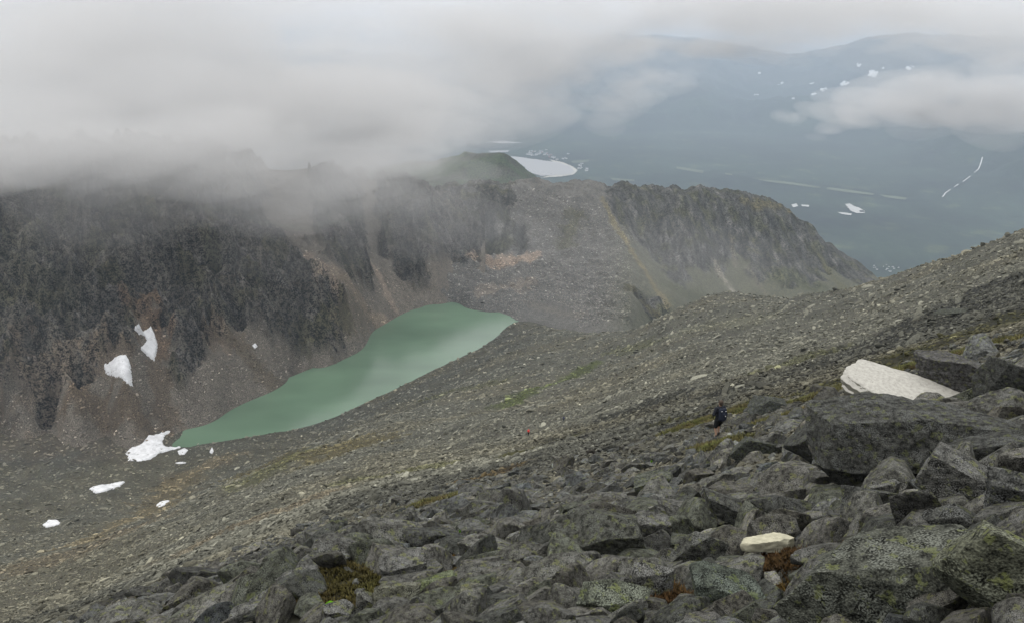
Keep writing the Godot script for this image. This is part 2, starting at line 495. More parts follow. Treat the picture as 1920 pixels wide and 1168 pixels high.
func survey_patches() -> void:
	var moss := Color(0.085, 0.08, 0.03)
	var olive := Color(0.105, 0.105, 0.05)
	var grass := Color(0.095, 0.11, 0.045)
	var tan := Color(0.21, 0.175, 0.125)
	var brown := Color(0.15, 0.12, 0.085)
	# boulder slope
	patch("slope", 950, 762, 1110, 684, 9.0, grass, 0.9)
	patch("slope", 1150, 660, 1230, 640, 10.0, olive, 0.5)
	patch("slope", 880, 668, 700, 745, 26.0, Color(0.16, 0.145, 0.11), 0.7)
	patch("slope", 820, 740, 930, 720, 14.0, olive, 0.5)
	patch("slope", 500, 870, 640, 850, 24.0, Color(0.125, 0.105, 0.055), 0.8)
	patch("slope", 560, 850, 480, 900, 18.0, olive, 0.6)
	patch("slope", 420, 860, 330, 900, 20.0, tan, 0.8)
	patch("slope", 330, 900, 180, 1010, 18.0, Color(0.19, 0.155, 0.1), 0.75)
	patch("slope", 60, 1060, 230, 1000, 26.0, brown, 0.6)
	patch("slope", 20, 860, 160, 850, 32.0, Color(0.11, 0.105, 0.1), 0.7)
	patch("slope", 80, 800, 220, 820, 22.0, Color(0.11, 0.105, 0.1), 0.7)
	patch("slope", 0, 830, 250, 840, 30.0, Color(0.15, 0.125, 0.1), 0.5)
	patch("slope", 400, 1010, 560, 950, 12.0, brown, 0.6)
	patch("slope", 640, 905, 800, 880, 5.0, olive, 0.6)
	patch("slope", 960, 855, 1080, 815, 4.0, moss, 1.0)
	patch("slope", 880, 900, 960, 875, 3.0, Color(0.13, 0.09, 0.04), 0.8)
	patch("slope", 790, 945, 850, 930, 2.5, moss, 0.8)
	patch("slope", 1290, 800, 1400, 765, 3.4, moss, 1.0)
	patch("slope", 1220, 800, 1290, 780, 3.5, moss, 0.8)
	patch("slope", 1330, 835, 1370, 830, 1.6, moss, 0.9)
	patch("slope", 1480, 760, 1600, 720, 3.0, moss, 0.9)
	patch("slope", 1560, 720, 1700, 670, 4.0, moss, 0.8)
	patch("slope", 1700, 690, 1900, 640, 4.0, moss, 0.8)
	patch("slope", 1440, 790, 1520, 770, 2.4, moss, 0.9)
	patch("slope", 1780, 640, 1900, 590, 6.0, moss, 0.7)
	patch("slope", 1420, 700, 1540, 660, 5.0, olive, 0.6)
	patch("slope", 1280, 620, 1420, 600, 14.0, Color(0.17, 0.165, 0.13), 0.6)
	patch("slope", 580, 1130, 720, 1085, 1.3, Color(0.06, 0.046, 0.017), 1.0)
	patch("slope", 830, 1055, 850, 1062, 0.5, Color(0.075, 0.045, 0.01), 1.0)
	patch("slope", 1430, 1060, 1510, 1045, 0.5, Color(0.06, 0.033, 0.014), 1.0)
	patch("slope", 1210, 1135, 1290, 1115, 0.5, Color(0.06, 0.033, 0.014), 1.0)
	patch("slope", 1450, 1110, 1500, 1130, 0.35, Color(0.07, 0.04, 0.012), 0.9)
	# wall above the lake
	var rust := Color(0.17, 0.115, 0.075)
	patch("wall", 270, 560, 290, 640, 16.0, rust, 0.75)
	patch("wall", 40, 690, 110, 740, 26.0, Color(0.17, 0.135, 0.1), 0.6)
	patch("wall", 180, 650, 230, 670, 14.0, Color(0.17, 0.125, 0.085), 0.5)
	patch("wall", 390, 620, 440, 640, 13.0, Color(0.17, 0.125, 0.085), 0.6)
	patch("wall", 0, 470, 120, 560, 22.0, Color(0.075, 0.072, 0.05), 0.6)
	patch("wall", 600, 500, 720, 600, 12.0, Color(0.25, 0.205, 0.155), 0.9)
	patch("wall", 580, 480, 640, 540, 7.0, Color(0.26, 0.21, 0.165), 0.95)
	patch("wall", 700, 500, 742, 582, 6.0, Color(0.3, 0.25, 0.2), 1.0)
	patch("wall", 640, 610, 690, 600, 12.0, Color(0.17, 0.145, 0.11), 0.8)
	patch("wall", 560, 640, 640, 590, 12.0, Color(0.075, 0.07, 0.035), 0.6)
	patch("wall", 450, 650, 510, 720, 10.0, Color(0.15, 0.125, 0.09), 0.8)
	patch("wall", 300, 700, 310, 790, 12.0, Color(0.13, 0.1, 0.07), 0.7)
	patch("wall", 150, 740, 270, 800, 14.0, Color(0.14, 0.105, 0.07), 0.7)
	# back ridge and its moraine
	var pink := Color(0.34, 0.27, 0.21)
	patch("ridge", 895, 480, 930, 492, 13.0, pink, 1.0)
	patch("ridge", 930, 492, 1000, 482, 13.0, pink, 1.0)
	patch("ridge", 805, 485, 830, 500, 8.0, Color(0.28, 0.235, 0.185), 0.95)
	patch("ridge", 900, 550, 990, 530, 12.0, Color(0.27, 0.235, 0.195), 0.7)
	patch("ridge", 1000, 570, 1090, 590, 12.0, Color(0.19, 0.175, 0.15), 0.6)
	patch("ridge", 1130, 370, 1250, 570, 6.0, Color(0.2, 0.175, 0.105), 0.9)
	patch("ridge", 1080, 400, 1060, 460, 14.0, Color(0.1, 0.095, 0.05), 0.6)
	patch("ridge", 1180, 540, 1230, 590, 10.0, Color(0.085, 0.075, 0.035), 0.75)
	patch("ridge", 1340, 490, 1385, 560, 7.0, Color(0.27, 0.25, 0.2), 0.95)
	patch("ridge", 1370, 440, 1380, 500, 4.0, Color(0.16, 0.145, 0.11), 0.8)
	patch("ridge", 1400, 500, 1440, 560, 5.0, Color(0.16, 0.15, 0.11), 0.7)
	patch("ridge", 1260, 540, 1330, 560, 16.0, Color(0.08, 0.085, 0.045), 0.7)
	patch("ridge", 1450, 520, 1600, 560, 26.0, Color(0.09, 0.095, 0.05), 0.8)
	patch("ridge", 1540, 480, 1580, 540, 8.0, Color(0.12, 0.115, 0.06), 0.8)
	patch("ridge", 1400, 378, 1480, 396, 14.0, Color(0.12, 0.105, 0.055), 0.8)

# near slope painted darker to stand for shade, ragged border against the scree
var near_shade_plan := PackedVector2Array()
func survey_near_shade() -> void:
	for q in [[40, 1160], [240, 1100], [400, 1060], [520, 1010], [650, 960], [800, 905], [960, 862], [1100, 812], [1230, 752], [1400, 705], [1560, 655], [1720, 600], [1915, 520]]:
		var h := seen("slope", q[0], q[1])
		near_shade_plan.append(Vector2(h.x, h.z))
	for q in [[60.0, 260.0], [100.0, 120.0], [180.0, 80.0], [-100.0, 60.0], [-60.0, 70.0]]: near_shade_plan.append(Vector2(sin(deg_to_rad(q[0])), -cos(deg_to_rad(q[0]))) * q[1])

func near_shade_at(x: float, z: float) -> float:
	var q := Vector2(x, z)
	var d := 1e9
	var n := near_shade_plan.size()
	for k in n: d = minf(d, q.distance_squared_to(Geometry2D.get_closest_point_to_segment(q, near_shade_plan[k], near_shade_plan[(k + 1) % n])))
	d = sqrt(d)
	if not Geometry2D.is_point_in_polygon(q, near_shade_plan): d = -d
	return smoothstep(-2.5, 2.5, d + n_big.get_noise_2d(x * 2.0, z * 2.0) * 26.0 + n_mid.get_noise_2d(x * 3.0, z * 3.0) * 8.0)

func mottled(p: Vector3, f: float) -> float:
	return n_mid.get_noise_2d(p.x * f, p.z * f + p.y * f)

func colour_of(kind: String, p: Vector3, n: Vector3) -> Color:
	var c: Color
	var m := mottled(p, 1.0)
	match kind:
		"slope":
			var near_shade := near_shade_at(p.x, p.z)
			c = Color(0.138, 0.134, 0.117).lerp(Color(0.11, 0.108, 0.097), near_shade)
			c = c.lerp(Color(0.15, 0.138, 0.108), smoothstep(-0.2, 0.45, n_big.get_noise_2d(p.x, p.z) - p.x * 0.0012) * 0.7)
			c = patches_at(kind, p, c)
			c *= 1.0 + m * 0.4
			# shade put into the colour: near slope dimmed, gaps between stones dimmed more (n points straight up only for stones)
			c *= lerpf(0.92, 0.62, near_shade) * (1.0 if n.y > 0.9999 else lerpf(0.82, 0.5, near_shade))
			c = Color(c.r, c.g * 1.015, c.b * 0.93)
		"wall":
			var rock := wall_rock(p.x, p.z, p.y - LAKE_Y)
			var dark := Color(0.1, 0.092, 0.078)
			var streak := n_rib.get_noise_2d((p.x * 0.333 - p.z * 0.943) * 4.0 + p.y * 1.2, p.y * 0.7)
			dark = dark.lerp(Color(0.14, 0.13, 0.12), smoothstep(0.12, 0.45, streak) * 0.85)
			dark = dark.lerp(Color(0.08, 0.075, 0.04), smoothstep(0.05, 0.4, n_big.get_noise_2d(p.x * 2.0, p.z * 2.0)) * 0.6)
			c = Color(0.185, 0.165, 0.137).lerp(dark, rock)
			c = patches_at(kind, p, c)
			c *= 1.0 + m * (0.25 + 0.4 * rock)
		"ridge":
			var az := atan2(p.x, -p.z)
			var rock := cliff_of(az, p.y, p.x, p.z)
			var dark := Color(0.082, 0.08, 0.07)
			dark = dark.lerp(Color(0.16, 0.155, 0.145), smoothstep(0.05, 0.45, n_rib.get_noise_2d(p.x * 3.0, p.y * 2.2)) * 0.75)
			dark = dark.lerp(Color(0.085, 0.085, 0.045), smoothstep(0.0, 0.35, n_big.get_noise_2d(p.x * 2.4, p.z * 2.4 + 50.0)) * 0.7)
			c = Color(0.165, 0.159, 0.145).lerp(Color(0.125, 0.125, 0.085), smoothstep(0.1, 0.2, az))
			c = c.lerp(dark, rock)
			c = patches_at(kind, p, c)
			c *= 1.0 + m * (0.2 + 0.4 * rock)
		"shoulder":
			c = Color(0.075, 0.1, 0.045).lerp(Color(0.1, 0.1, 0.07), smoothstep(-0.1, 0.3, n_big.get_noise_2d(p.x * 0.6, p.z * 0.6)))
			c *= 1.0 + m * 0.3
		"far":
			var up := p.y - VALLEY_Y + n_big.get_noise_2d(p.x * 0.5, p.z * 0.5) * 220.0
			c = Color(0.028, 0.045, 0.026)
			c = c.lerp(Color(0.09, 0.11, 0.05), smoothstep(0.2, 0.45, n_big.get_noise_2d(p.x * 0.25, p.z * 0.25)) * smoothstep(60.0, 0.0, up) * 0.7)
			c = c.lerp(Color(0.06, 0.065, 0.05), smoothstep(340.0, 400.0, up))
			c = c.lerp(Color(0.1, 0.1, 0.1), smoothstep(0.1, 0.4, n_big.get_noise_2d(p.x * 0.4 + 40.0, p.z * 0.4)) * smoothstep(200.0, 500.0, up))
			c *= 1.0 + n_big.get_noise_2d(p.x * 0.8, p.z * 0.8) * 0.5 + n_big.get_noise_2d(p.x * 0.09 + 7.0, p.z * 0.09) * 0.9
	return Color(c.r, c.g, c.b, 1.0)

# ------------------------------------------------------------------ computed textures
func seamless(freq: float, octaves: int, seed_: int, w := 1024, h := 1024, type := FastNoiseLite.TYPE_SIMPLEX_SMOOTH) -> PackedByteArray:
	var n := FastNoiseLite.new()
	n.noise_type = type
	n.frequency = freq
	n.fractal_octaves = octaves
	n.seed = seed_
	var im := n.get_seamless_image(w, h)
	im.convert(Image.FORMAT_L8)
	if w != 1024 or h != 1024: im.resize(1024, 1024, Image.INTERPOLATE_CUBIC)
	return im.get_data()

func as_texture(data: PackedByteArray, rgb := true) -> ImageTexture:
	return ImageTexture.create_from_image(Image.create_from_data(1024, 1024, false, Image.FORMAT_RGB8 if rgb else Image.FORMAT_L8, data))

func encode(v: float) -> int:
	return clampi(int(255.0 * Color(clampf(v, 0, 1), 0, 0).linear_to_srgb().r + 0.5), 0, 255)

func make_textures() -> void:
	var code := PackedByteArray()
	for i in 1025: code.append(encode(i / 1024.0))
	# grit: broken stone, dark gaps and pale tops
	var a := seamless(0.06, 3, 21)
	var b := seamless(0.16, 2, 22)
	var c := seamless(0.012, 3, 23)
	var out := PackedByteArray(); out.resize(1024 * 1024 * 3)
	for i in 1024 * 1024:
		var v := (a[i] - 128) * 0.0042 + (b[i] - 128) * 0.0034 + (c[i] - 128) * 0.0012
		v = 0.58 + v * 1.15 + (v * v * 1.2 if v > 0.0 else 0.0)
		var k := code[clampi(int(v * 1024.0), 60, 1024)]
		out[i * 3] = k; out[i * 3 + 1] = k; out[i * 3 + 2] = k
	T.grit = as_texture(out)
	T.grit_relief = as_texture(a, false)
	# streaked rock face
	var d := seamless(0.03, 4, 31, 1024, 256)
	var e := seamless(0.05, 4, 32)
	var f := seamless(0.14, 2, 33)
	var k1 := seamless(0.022, 3, 34, 1024, 512)
	var k2 := seamless(0.018, 3, 35, 512, 1024)
	for i in 1024 * 1024:
		var v := (d[i] - 128) * 0.0024 + (e[i] - 128) * 0.0042 + (f[i] - 128) * 0.0056
		v = 0.56 + v * 1.2 + (v * v * 2.2 if v > 0.0 else 0.0)
		var crack := absi(k1[i] - 128)
		if crack < 9: v *= 0.35 + 0.07 * crack
		var ledge := absi(k2[i] - 128)
		if ledge < 6: v *= 1.7 - 0.1 * ledge
		var k := code[clampi(int(v * 1024.0), 50, 1024)]
		out[i * 3] = k; out[i * 3 + 1] = k; out[i * 3 + 2] = k
	T.face = as_texture(out)
	# boulder stone: dark mottled gneiss with pale crusts of lichen, green-yellow rosettes and black spots
	var g := seamless(0.02, 5, 41)
	var l := seamless(0.11, 3, 42)
	var y := seamless(0.012, 4, 43)
	var s := seamless(0.07, 3, 44)
	var area := seamless(0.006, 3, 45)
	var w := seamless(0.04, 4, 46)
	for i in 1024 * 1024:
		var v := 0.062 + (g[i] - 128) * 0.0005 + (l[i] - 128) * 0.0004
		var cr := v * 1.02
		var cg := v * 1.02
		var cb := v * 0.93
		var pale := clampf((l[i] + (area[i] - 128) * 0.7 - 172.0) / 22.0, 0.0, 1.0)
		if pale > 0.0:
			cr = lerpf(cr, 0.22, pale * 0.55); cg = lerpf(cg, 0.222, pale * 0.55); cb = lerpf(cb, 0.21, pale * 0.55)
		var crust := clampf((w[i] + (area[i] - 128) * 0.9 - 168.0) / 14.0, 0.0, 1.0) * clampf((l[i] - 96.0) / 30.0, 0.0, 1.0)
		if crust > 0.0:
			cr = lerpf(cr, 0.17, crust * 0.6); cg = lerpf(cg, 0.172, crust * 0.6); cb = lerpf(cb, 0.165, crust * 0.6)
		var green := clampf((y[i] - 180.0 + (s[i] - 128) * 0.35) / 14.0, 0.0, 1.0)
		if green > 0.0:
			cr = lerpf(cr, 0.15, green * 0.55); cg = lerpf(cg, 0.16, green * 0.55); cb = lerpf(cb, 0.07, green * 0.55)
		var crack := absi(k1[i] - 128)
		if crack < 4:
			var dim := 0.35 + 0.13 * crack
			cr *= dim; cg *= dim; cb *= dim
		if s[i] < 82:
			var spot := clampf((82 - s[i]) / 14.0, 0.0, 1.0) * 0.7
			cr = lerpf(cr, 0.025, spot); cg = lerpf(cg, 0.026, spot); cb = lerpf(cb, 0.025, spot)
		out[i * 3] = code[clampi(int(cr * 1024.0), 8, 1024)]; out[i * 3 + 1] = code[clampi(int(cg * 1024.0), 8, 1024)]; out[i * 3 + 2] = code[clampi(int(cb * 1024.0), 8, 1024)]
	T.stone = as_texture(out)
	for i in 1024 * 1024:
		var v := 0.74 + (g[i] - 128) * 0.0011 + (w[i] - 128) * 0.0006 - (0.3 if absi(k2[i] - 128) < 3 else 0.0)
		var k := code[clampi(int(v * 1024.0), 60, 1024)]
		out[i * 3] = k; out[i * 3 + 1] = k; out[i * 3 + 2] = k
	T.smooth = as_texture(out)
	for i in 1024 * 1024:
		var k := code[clampi(int((0.8 + (area[i] - 128) * 0.0011 + (y[i] - 128) * 0.0004) * 1024.0), 60, 1024)]
		out[i * 3] = k; out[i * 3 + 1] = k; out[i * 3 + 2] = k
	T.milk = as_texture(out)
	var rel := PackedByteArray(); rel.resize(1024 * 1024)
	for i in 1024 * 1024: rel[i] = clampi((g[i] * 5 + l[i] * 2 + s[i]) / 8, 0, 255)
	T.stone_relief = as_texture(rel, false)

func earthy(texture: Texture2D, tile: float, relief: Texture2D = null, depth := 0.0) -> StandardMaterial3D:
	var m := StandardMaterial3D.new()
	m.vertex_color_use_as_albedo = true
	m.roughness = 0.95
	m.metallic_specular = 0.25
	m.albedo_texture = texture
	m.uv1_triplanar = true
	m.uv1_world_triplanar = true
	m.uv1_triplanar_sharpness = 10.0
	m.uv1_scale = Vector3.ONE / tile
	if relief:
		m.heightmap_enabled = true
		m.heightmap_texture = relief
		m.heightmap_scale = depth
	return m

func make_materials() -> void:
	M.scree = earthy(T.grit, 36.0)
	M.face = earthy(T.face, 230.0)
	M.talus = earthy(T.grit, 60.0)
	M.hill = earthy(T.grit, 420.0)
	M.stone = earthy(T.stone, 1.7, T.stone_relief, 2.5)
	M.stone.uv1_world_triplanar = false
	M.rubble = earthy(T.stone, 4.5)
	M.rubble.uv1_world_triplanar = false
	M.rubble.albedo_texture = T.stone
	M.plain_stone = earthy(T.smooth, 1.9, T.stone_relief, 0.7)
	M.plain_stone.uv1_world_triplanar = false
	M.pebble = earthy(T.grit, 2.2)
	M.pebble.uv1_world_triplanar = false
	M.lime = earthy(T.grit, 0.3)
	M.lime.uv1_world_triplanar = false
	M.slab = earthy(T.smooth, 2.6)
	M.slab.uv1_world_triplanar = false
	M.stone_tints = []
	for k in [Color(0.78, 0.78, 0.77), Color(0.95, 0.95, 0.92), Color(0.5, 0.52, 0.5), Color(0.74, 0.78, 0.68), Color(1, 0.98, 0.95), Color(0.68, 0.66, 0.62)]:
		var m: StandardMaterial3D = M.stone.duplicate()
		m.albedo_color = Color(k.r, k.g, k.b).linear_to_srgb()
		m.uv1_scale = Vector3.ONE / 4.5
		m.heightmap_scale = 1.3
		M.stone_tints.append(m)
	var snow := earthy(T.smooth, 120.0)
	snow.vertex_color_use_as_albedo = false
	snow.albedo_color = lin(0.84, 0.85, 0.87)
	M.snow = snow

func matte(c: Color, rough := 0.9) -> StandardMaterial3D:
	var m := StandardMaterial3D.new()
	m.albedo_color = c
	m.roughness = rough
	m.metallic_specular = 0.3
	return m

func set_noise() -> void:
	for k in [[n_big, 0.012, 4, 11], [n_mid, 0.05, 4, 12], [n_fine, 0.3, 4, 13], [n_rib, 0.02, 3, 14]]:
		var n: FastNoiseLite = k[0]
		n.noise_type = FastNoiseLite.TYPE_SIMPLEX_SMOOTH
		n.frequency = k[1]
		n.fractal_octaves = k[2]
		n.seed = k[3]

# ------------------------------------------------------------------ flat patches that follow the land: snow, water, gravel
func draped(kind: String, outline: Array, lift: float, cells := 44, smooth_level := NAN) -> ArrayMesh:
	# outline: picture positions; the patch is laid out on the ground between the places they show
	var poly := PackedVector2Array()
	var c := Vector2.ZERO
	for q in outline:
		var h := seen(kind, q[0], q[1]) if is_nan(smooth_level) else level(q[0], q[1], smooth_level)
		poly.append(Vector2(h.x, h.z))
		c += Vector2(h.x, h.z) / outline.size()
	var lo := poly[0]
	var hi := poly[0]
	for q in poly:
		lo = lo.min(q); hi = hi.max(q)
	var step := (hi - lo) / cells
	var inside := PackedByteArray(); inside.resize(cells * cells)
	for j in cells:
		for i in cells:
			var q := lo + Vector2(i + 0.5, j + 0.5) * step
			var jig := Vector2(n_mid.get_noise_2d(q.x * 40.0 / hi.distance_to(lo) * 8.0, q.y * 40.0 / hi.distance_to(lo) * 8.0), n_mid.get_noise_2d(q.y * 320.0 / hi.distance_to(lo), q.x * 320.0 / hi.distance_to(lo) + 50.0)) * step * 1.2
			inside[j * cells + i] = 1 if Geometry2D.is_point_in_polygon(q + jig, poly) else 0
	var st := SurfaceTool.new()
	st.begin(Mesh.PRIMITIVE_TRIANGLES)
	st.set_smooth_group(0)
	var id := {}
	var count := 0
	for j in cells:
		for i in cells:
			if not inside[j * cells + i]: continue
			var four := []
			for o in [[0, 0], [1, 0], [0, 1], [1, 1]]:
				var gi: int = i + o[0]
				var gj: int = j + o[1]
				var key := gj * (cells + 1) + gi
				if not id.has(key):
					var q := lo + Vector2(gi, gj) * step
					var around := 0
					for k in [[-1, -1], [0, -1], [-1, 0], [0, 0]]:
						var a: int = gi + k[0]
						var b: int = gj + k[1]
						if a >= 0 and b >= 0 and a < cells and b < cells: around += inside[b * cells + a]
					var y := smooth_level if not is_nan(smooth_level) else height_of(kind, q.x, q.y)
					if is_nan(smooth_level): y += lift * (1.0 + 0.3 * n_mid.get_noise_2d(q.x * 2.0, q.y * 2.0)) if around == 4 else -lift * 0.25
					else: y += lift
					st.add_vertex(Vector3(q.x, y, q.y))
					id[key] = count
					count += 1
				four.append(id[key])
			for k in [0, 1, 2, 1, 3, 2]: st.add_index(four[k])
	st.generate_normals()
	return st.commit()

func level(px: float, py: float, y: float) -> Vector3:
	var s := sight_at_height(px, py, y)
	var r := exp(s.y)
	return Vector3(sin(s.x) * r, y, -cos(s.x) * r)

func blob(cx: float, cy: float, rx: float, ry: float, seed_: int, tilt := 0.0) -> Array:
	var g := RandomNumberGenerator.new()
	g.seed = seed_
	var out := []
	for k in 14:
		var a := TAU * k / 14
		var w := g.randf_range(0.55, 1.1)
		var q := Vector2(cos(a) * rx * w, sin(a) * ry * w).rotated(tilt)
		out.append([cx + q.x, cy + q.y])
	return out

func snow(kind: String, outline: Array, label: String, lift := 0.8, group := "") -> void:
	tag(put("snow_patch", draped(kind, outline, lift), M.snow), label, "snow", group)

func build_snow() -> void:
	snow("wall", [[250, 618], [262, 614], [283, 614], [290, 630], [295, 650], [289, 678], [276, 668], [262, 655], [270, 648], [275, 640], [270, 630], [258, 627]], "white hook-shaped snow patch under the rusty rock of the wall", 1.9)
	snow("wall", [[191, 685], [208, 680], [222, 670], [236, 669], [243, 680], [249, 725], [238, 722], [222, 708], [200, 702]], "white snow patch below and left of the hook-shaped one", 1.8)
	snow("slope", [[234, 850], [252, 832], [256, 820], [295, 815], [330, 802], [358, 794], [352, 799], [330, 806], [310, 818], [303, 832], [316, 838], [348, 835], [330, 842], [300, 850], [275, 864], [240, 864]], "grey-white snow bank curving round the near end of the green lake", 1.0)
	snow("slope", [[332, 846], [345, 840], [352, 844], [345, 852], [335, 853]], "scrap of snow just below the lake end bank", 0.4)
	snow("slope", [[167, 917], [190, 910], [215, 906], [234, 903], [225, 912], [200, 920], [178, 925]], "long pointed snow strip in the bowl below the lake")
	snow("slope", [[78, 985], [90, 976], [105, 975], [113, 982], [100, 988], [85, 989]], "small oval snow patch on brown scree, lowest of all the snow", 0.6)
	snow("slope", [[292, 948], [305, 940], [317, 939], [308, 947], [296, 952]], "small snow scrap on the tan scree band below the lake", 0.5)
	snow("slope", [[392, 848], [397, 838], [400, 846], [397, 851]], "tiny upright scrap of snow beside the lake's near shore", 0.6)
	snow("slope", [[328, 868], [345, 866], [348, 868], [335, 870]], "thin snow sliver between the lake end and tan scree", 0.4)
	snow("wall", [[472, 648], [478, 644], [482, 650], [477, 654]], "tiny snow speck on the wall right above the lake's middle", 0.6)
	# on the far mountain
	var k := 0
	for q in [
		[1638, 139, 12, 8, "largest snow patch on the far mountain, beside the white cloud"], [1584, 157, 11, 5, "second largest snow patch on the far mountain, flat-bottomed"],
		[1545, 168, 8, 4, "slanting snow patch on the far mountain left of the flat-bottomed one"], [1528, 177, 8, 2, "thin level snow strip, lowest of the four bright far ones"],
		[1611, 121, 5, 4, "small snow patch highest on the far mountain"], [1418, 178, 5, 1.6, ""], [1424, 137, 4, 2, ""], [1467, 156, 3, 2, ""], [1460, 160, 3, 1.6, ""], [1488, 185, 3, 1.5, ""], [1523, 157, 5, 1.5, ""], [1705, 128, 12, 5, "snow streak on the far mountain above the white cloud"], [1657, 128, 3, 2, ""],
	]:
		k += 1
		snow("far", blob(q[0], q[1], q[2], q[3], k, -0.15), q[4] if q[4] else "small fleck of snow on the hazy far mountain", 6.0, "snow patches on the far mountain")

# ------------------------------------------------------------------ the valley beyond
func build_valley() -> void:
	tag(put("green_shoulder_hill", land_mesh(-16, 10, 1450, 3700, 160, 120, "shoulder"), M.hill), "", "", "", "structure")
	tag(put("far_mountain_terrain", land_mesh(-18, 46, 1900, 16000, 320, 260, "far"), M.hill), "", "", "", "structure")
	var fjord := matte(lin(0.3, 0.29, 0.285), 0.35)
	var o := put("fjord_water", draped("far", [[955, 294], [985, 297], [1020, 302], [1048, 306], [1065, 312], [1078, 320], [1070, 327], [1050, 329], [1015, 331], [995, 325], [975, 308], [950, 300], [900, 292]], 4.0, 60, VALLEY_Y), fjord)
	tag(o, "", "", "", "structure")
	var beach := matte(lin(0.42, 0.4, 0.36))
	tag(put("fjord_beach", draped("far", [[1030, 300], [1055, 305], [1072, 312], [1083, 320], [1076, 328], [1050, 332], [1015, 334], [1045, 327], [1066, 325], [1074, 320], [1060, 312], [1040, 306]], 2.5, 60, VALLEY_Y), beach), "", "", "", "structure")
	for q in [[[912, 267], [950, 264], [980, 265], [978, 269], [940, 270]], [[915, 284], [955, 283], [952, 286], [920, 287]]]:
		tag(put("inlet_water", draped("far", q, 4.0, 30, VALLEY_Y), fjord), "", "", "", "structure")
	var field := matte(lin(0.085, 0.1, 0.06))
	for q in [[[1420, 337], [1470, 341], [1500, 345], [1540, 352], [1536, 354], [1490, 348], [1440, 342]], [[1552, 352], [1600, 358], [1640, 364], [1636, 367], [1590, 362], [1550, 356]], [[1650, 366], [1690, 370], [1702, 372], [1697, 376], [1660, 371]], [[1270, 313], [1320, 321], [1318, 326], [1268, 317]], [[1360, 325], [1374, 327], [1373, 330], [1360, 328]], [[1100, 349], [1118, 349], [1118, 352], [1100, 352]], [[1145, 335], [1190, 338], [1190, 341], [1150, 339]], [[1070, 303], [1105, 300], [1104, 304], [1075, 307]]]:
		tag(put("meadow", draped("far", q, 3.0, 40, VALLEY_Y), field), "", "", "", "structure")
	# gravel pits
	var gravel := matte(lin(0.4, 0.4, 0.39))
	for q in [
		[[[1585, 384], [1594, 383], [1602, 388], [1613, 391], [1621, 397], [1622, 401], [1606, 401], [1595, 396]], "pale gravel pit with grey heaps on the dark valley floor"],
		[[[1570, 399], [1585, 400], [1598, 402], [1596, 405], [1580, 403]], "thin pale gravel strip below the gravel pit"],
		[[[1484, 385], [1494, 383], [1497, 388], [1488, 390]], "small pale clearing left of the gravel pit"],
		[[[1503, 385], [1518, 386], [1517, 389], [1504, 388]], "dull grey clearing beside the small pale clearing"],
		[[[1612, 396], [1622, 396], [1622, 399], [1613, 399]], "white-roofed yard at the gravel pit's right end"],
	]:
		tag(put("gravel_clearing", draped("far", q[0], 3.5, 26, VALLEY_Y), gravel), q[1], "clearing")
	# stream down the far flank
	var foam := matte(lin(0.6, 0.6, 0.6), 0.5)
	var pts := []
	for q in [[1843, 296], [1840, 308], [1836, 318], [1828, 325], [1820, 332], [1812, 338], [1806, 342], [1798, 347], [1790, 352], [1783, 357], [1774, 363], [1768, 371]]: pts.append(seen("far", q[0], q[1]) + Vector3(0, 5, 0))
	var stream := base("mountain_stream", pts[0])
	tag(stream, "thin white stream falling down the hazy flank far across the valley", "stream")
	for span in [[0, 3], [4, 6], [7, 8], [9, 11]]:
		var st := SurfaceTool.new()
		st.begin(Mesh.PRIMITIVE_TRIANGLES)
		for k in range(span[0], span[1]):
			var a: Vector3 = pts[k] - pts[0]
			var b: Vector3 = pts[k + 1] - pts[0]
			var side := Vector3(3.5, 0, 0)
			for p in [a - side, a + side, b - side, a + side, b + side, b - side]: st.add_vertex(p)
		st.generate_normals()
		put("cascade", st.commit(), foam, stream)
	build_houses()

func house_mesh(w: float, d: float, h: float, walls: bool) -> ArrayMesh:
	var st := SurfaceTool.new()
	st.begin(Mesh.PRIMITIVE_TRIANGLES)
	var x := w / 2
	var z := d / 2
	var faces := []
	if walls:
		faces = [[Vector3(-x, 0, z), Vector3(-x, h, z), Vector3(x, h, z), Vector3(x, 0, z)], [Vector3(x, 0, -z), Vector3(x, h, -z), Vector3(-x, h, -z), Vector3(-x, 0, -z)], [Vector3(x, 0, z), Vector3(x, h, z), Vector3(x, h, -z), Vector3(x, 0, -z)], [Vector3(-x, 0, -z), Vector3(-x, h, -z), Vector3(-x, h, z), Vector3(-x, 0, z)]]
		for s in [x, -x]:
			for p in [Vector3(s, h, z), Vector3(s, h + d * 0.4, 0), Vector3(s, h, -z)]: st.add_vertex(p)
	else:
		var e := 1.08
		for s in [1, -1]:
			faces.append([Vector3(-x * e, h - 0.2, s * z * e), Vector3(-x * e, h + d * 0.4 + 0.3, 0), Vector3(x * e, h + d * 0.4 + 0.3, 0), Vector3(x * e, h - 0.2, s * z * e)])
	for f in faces:
		for k in [0, 1, 2, 0, 2, 3]: st.add_vertex(f[k])
	st.generate_normals()
	return st.commit()

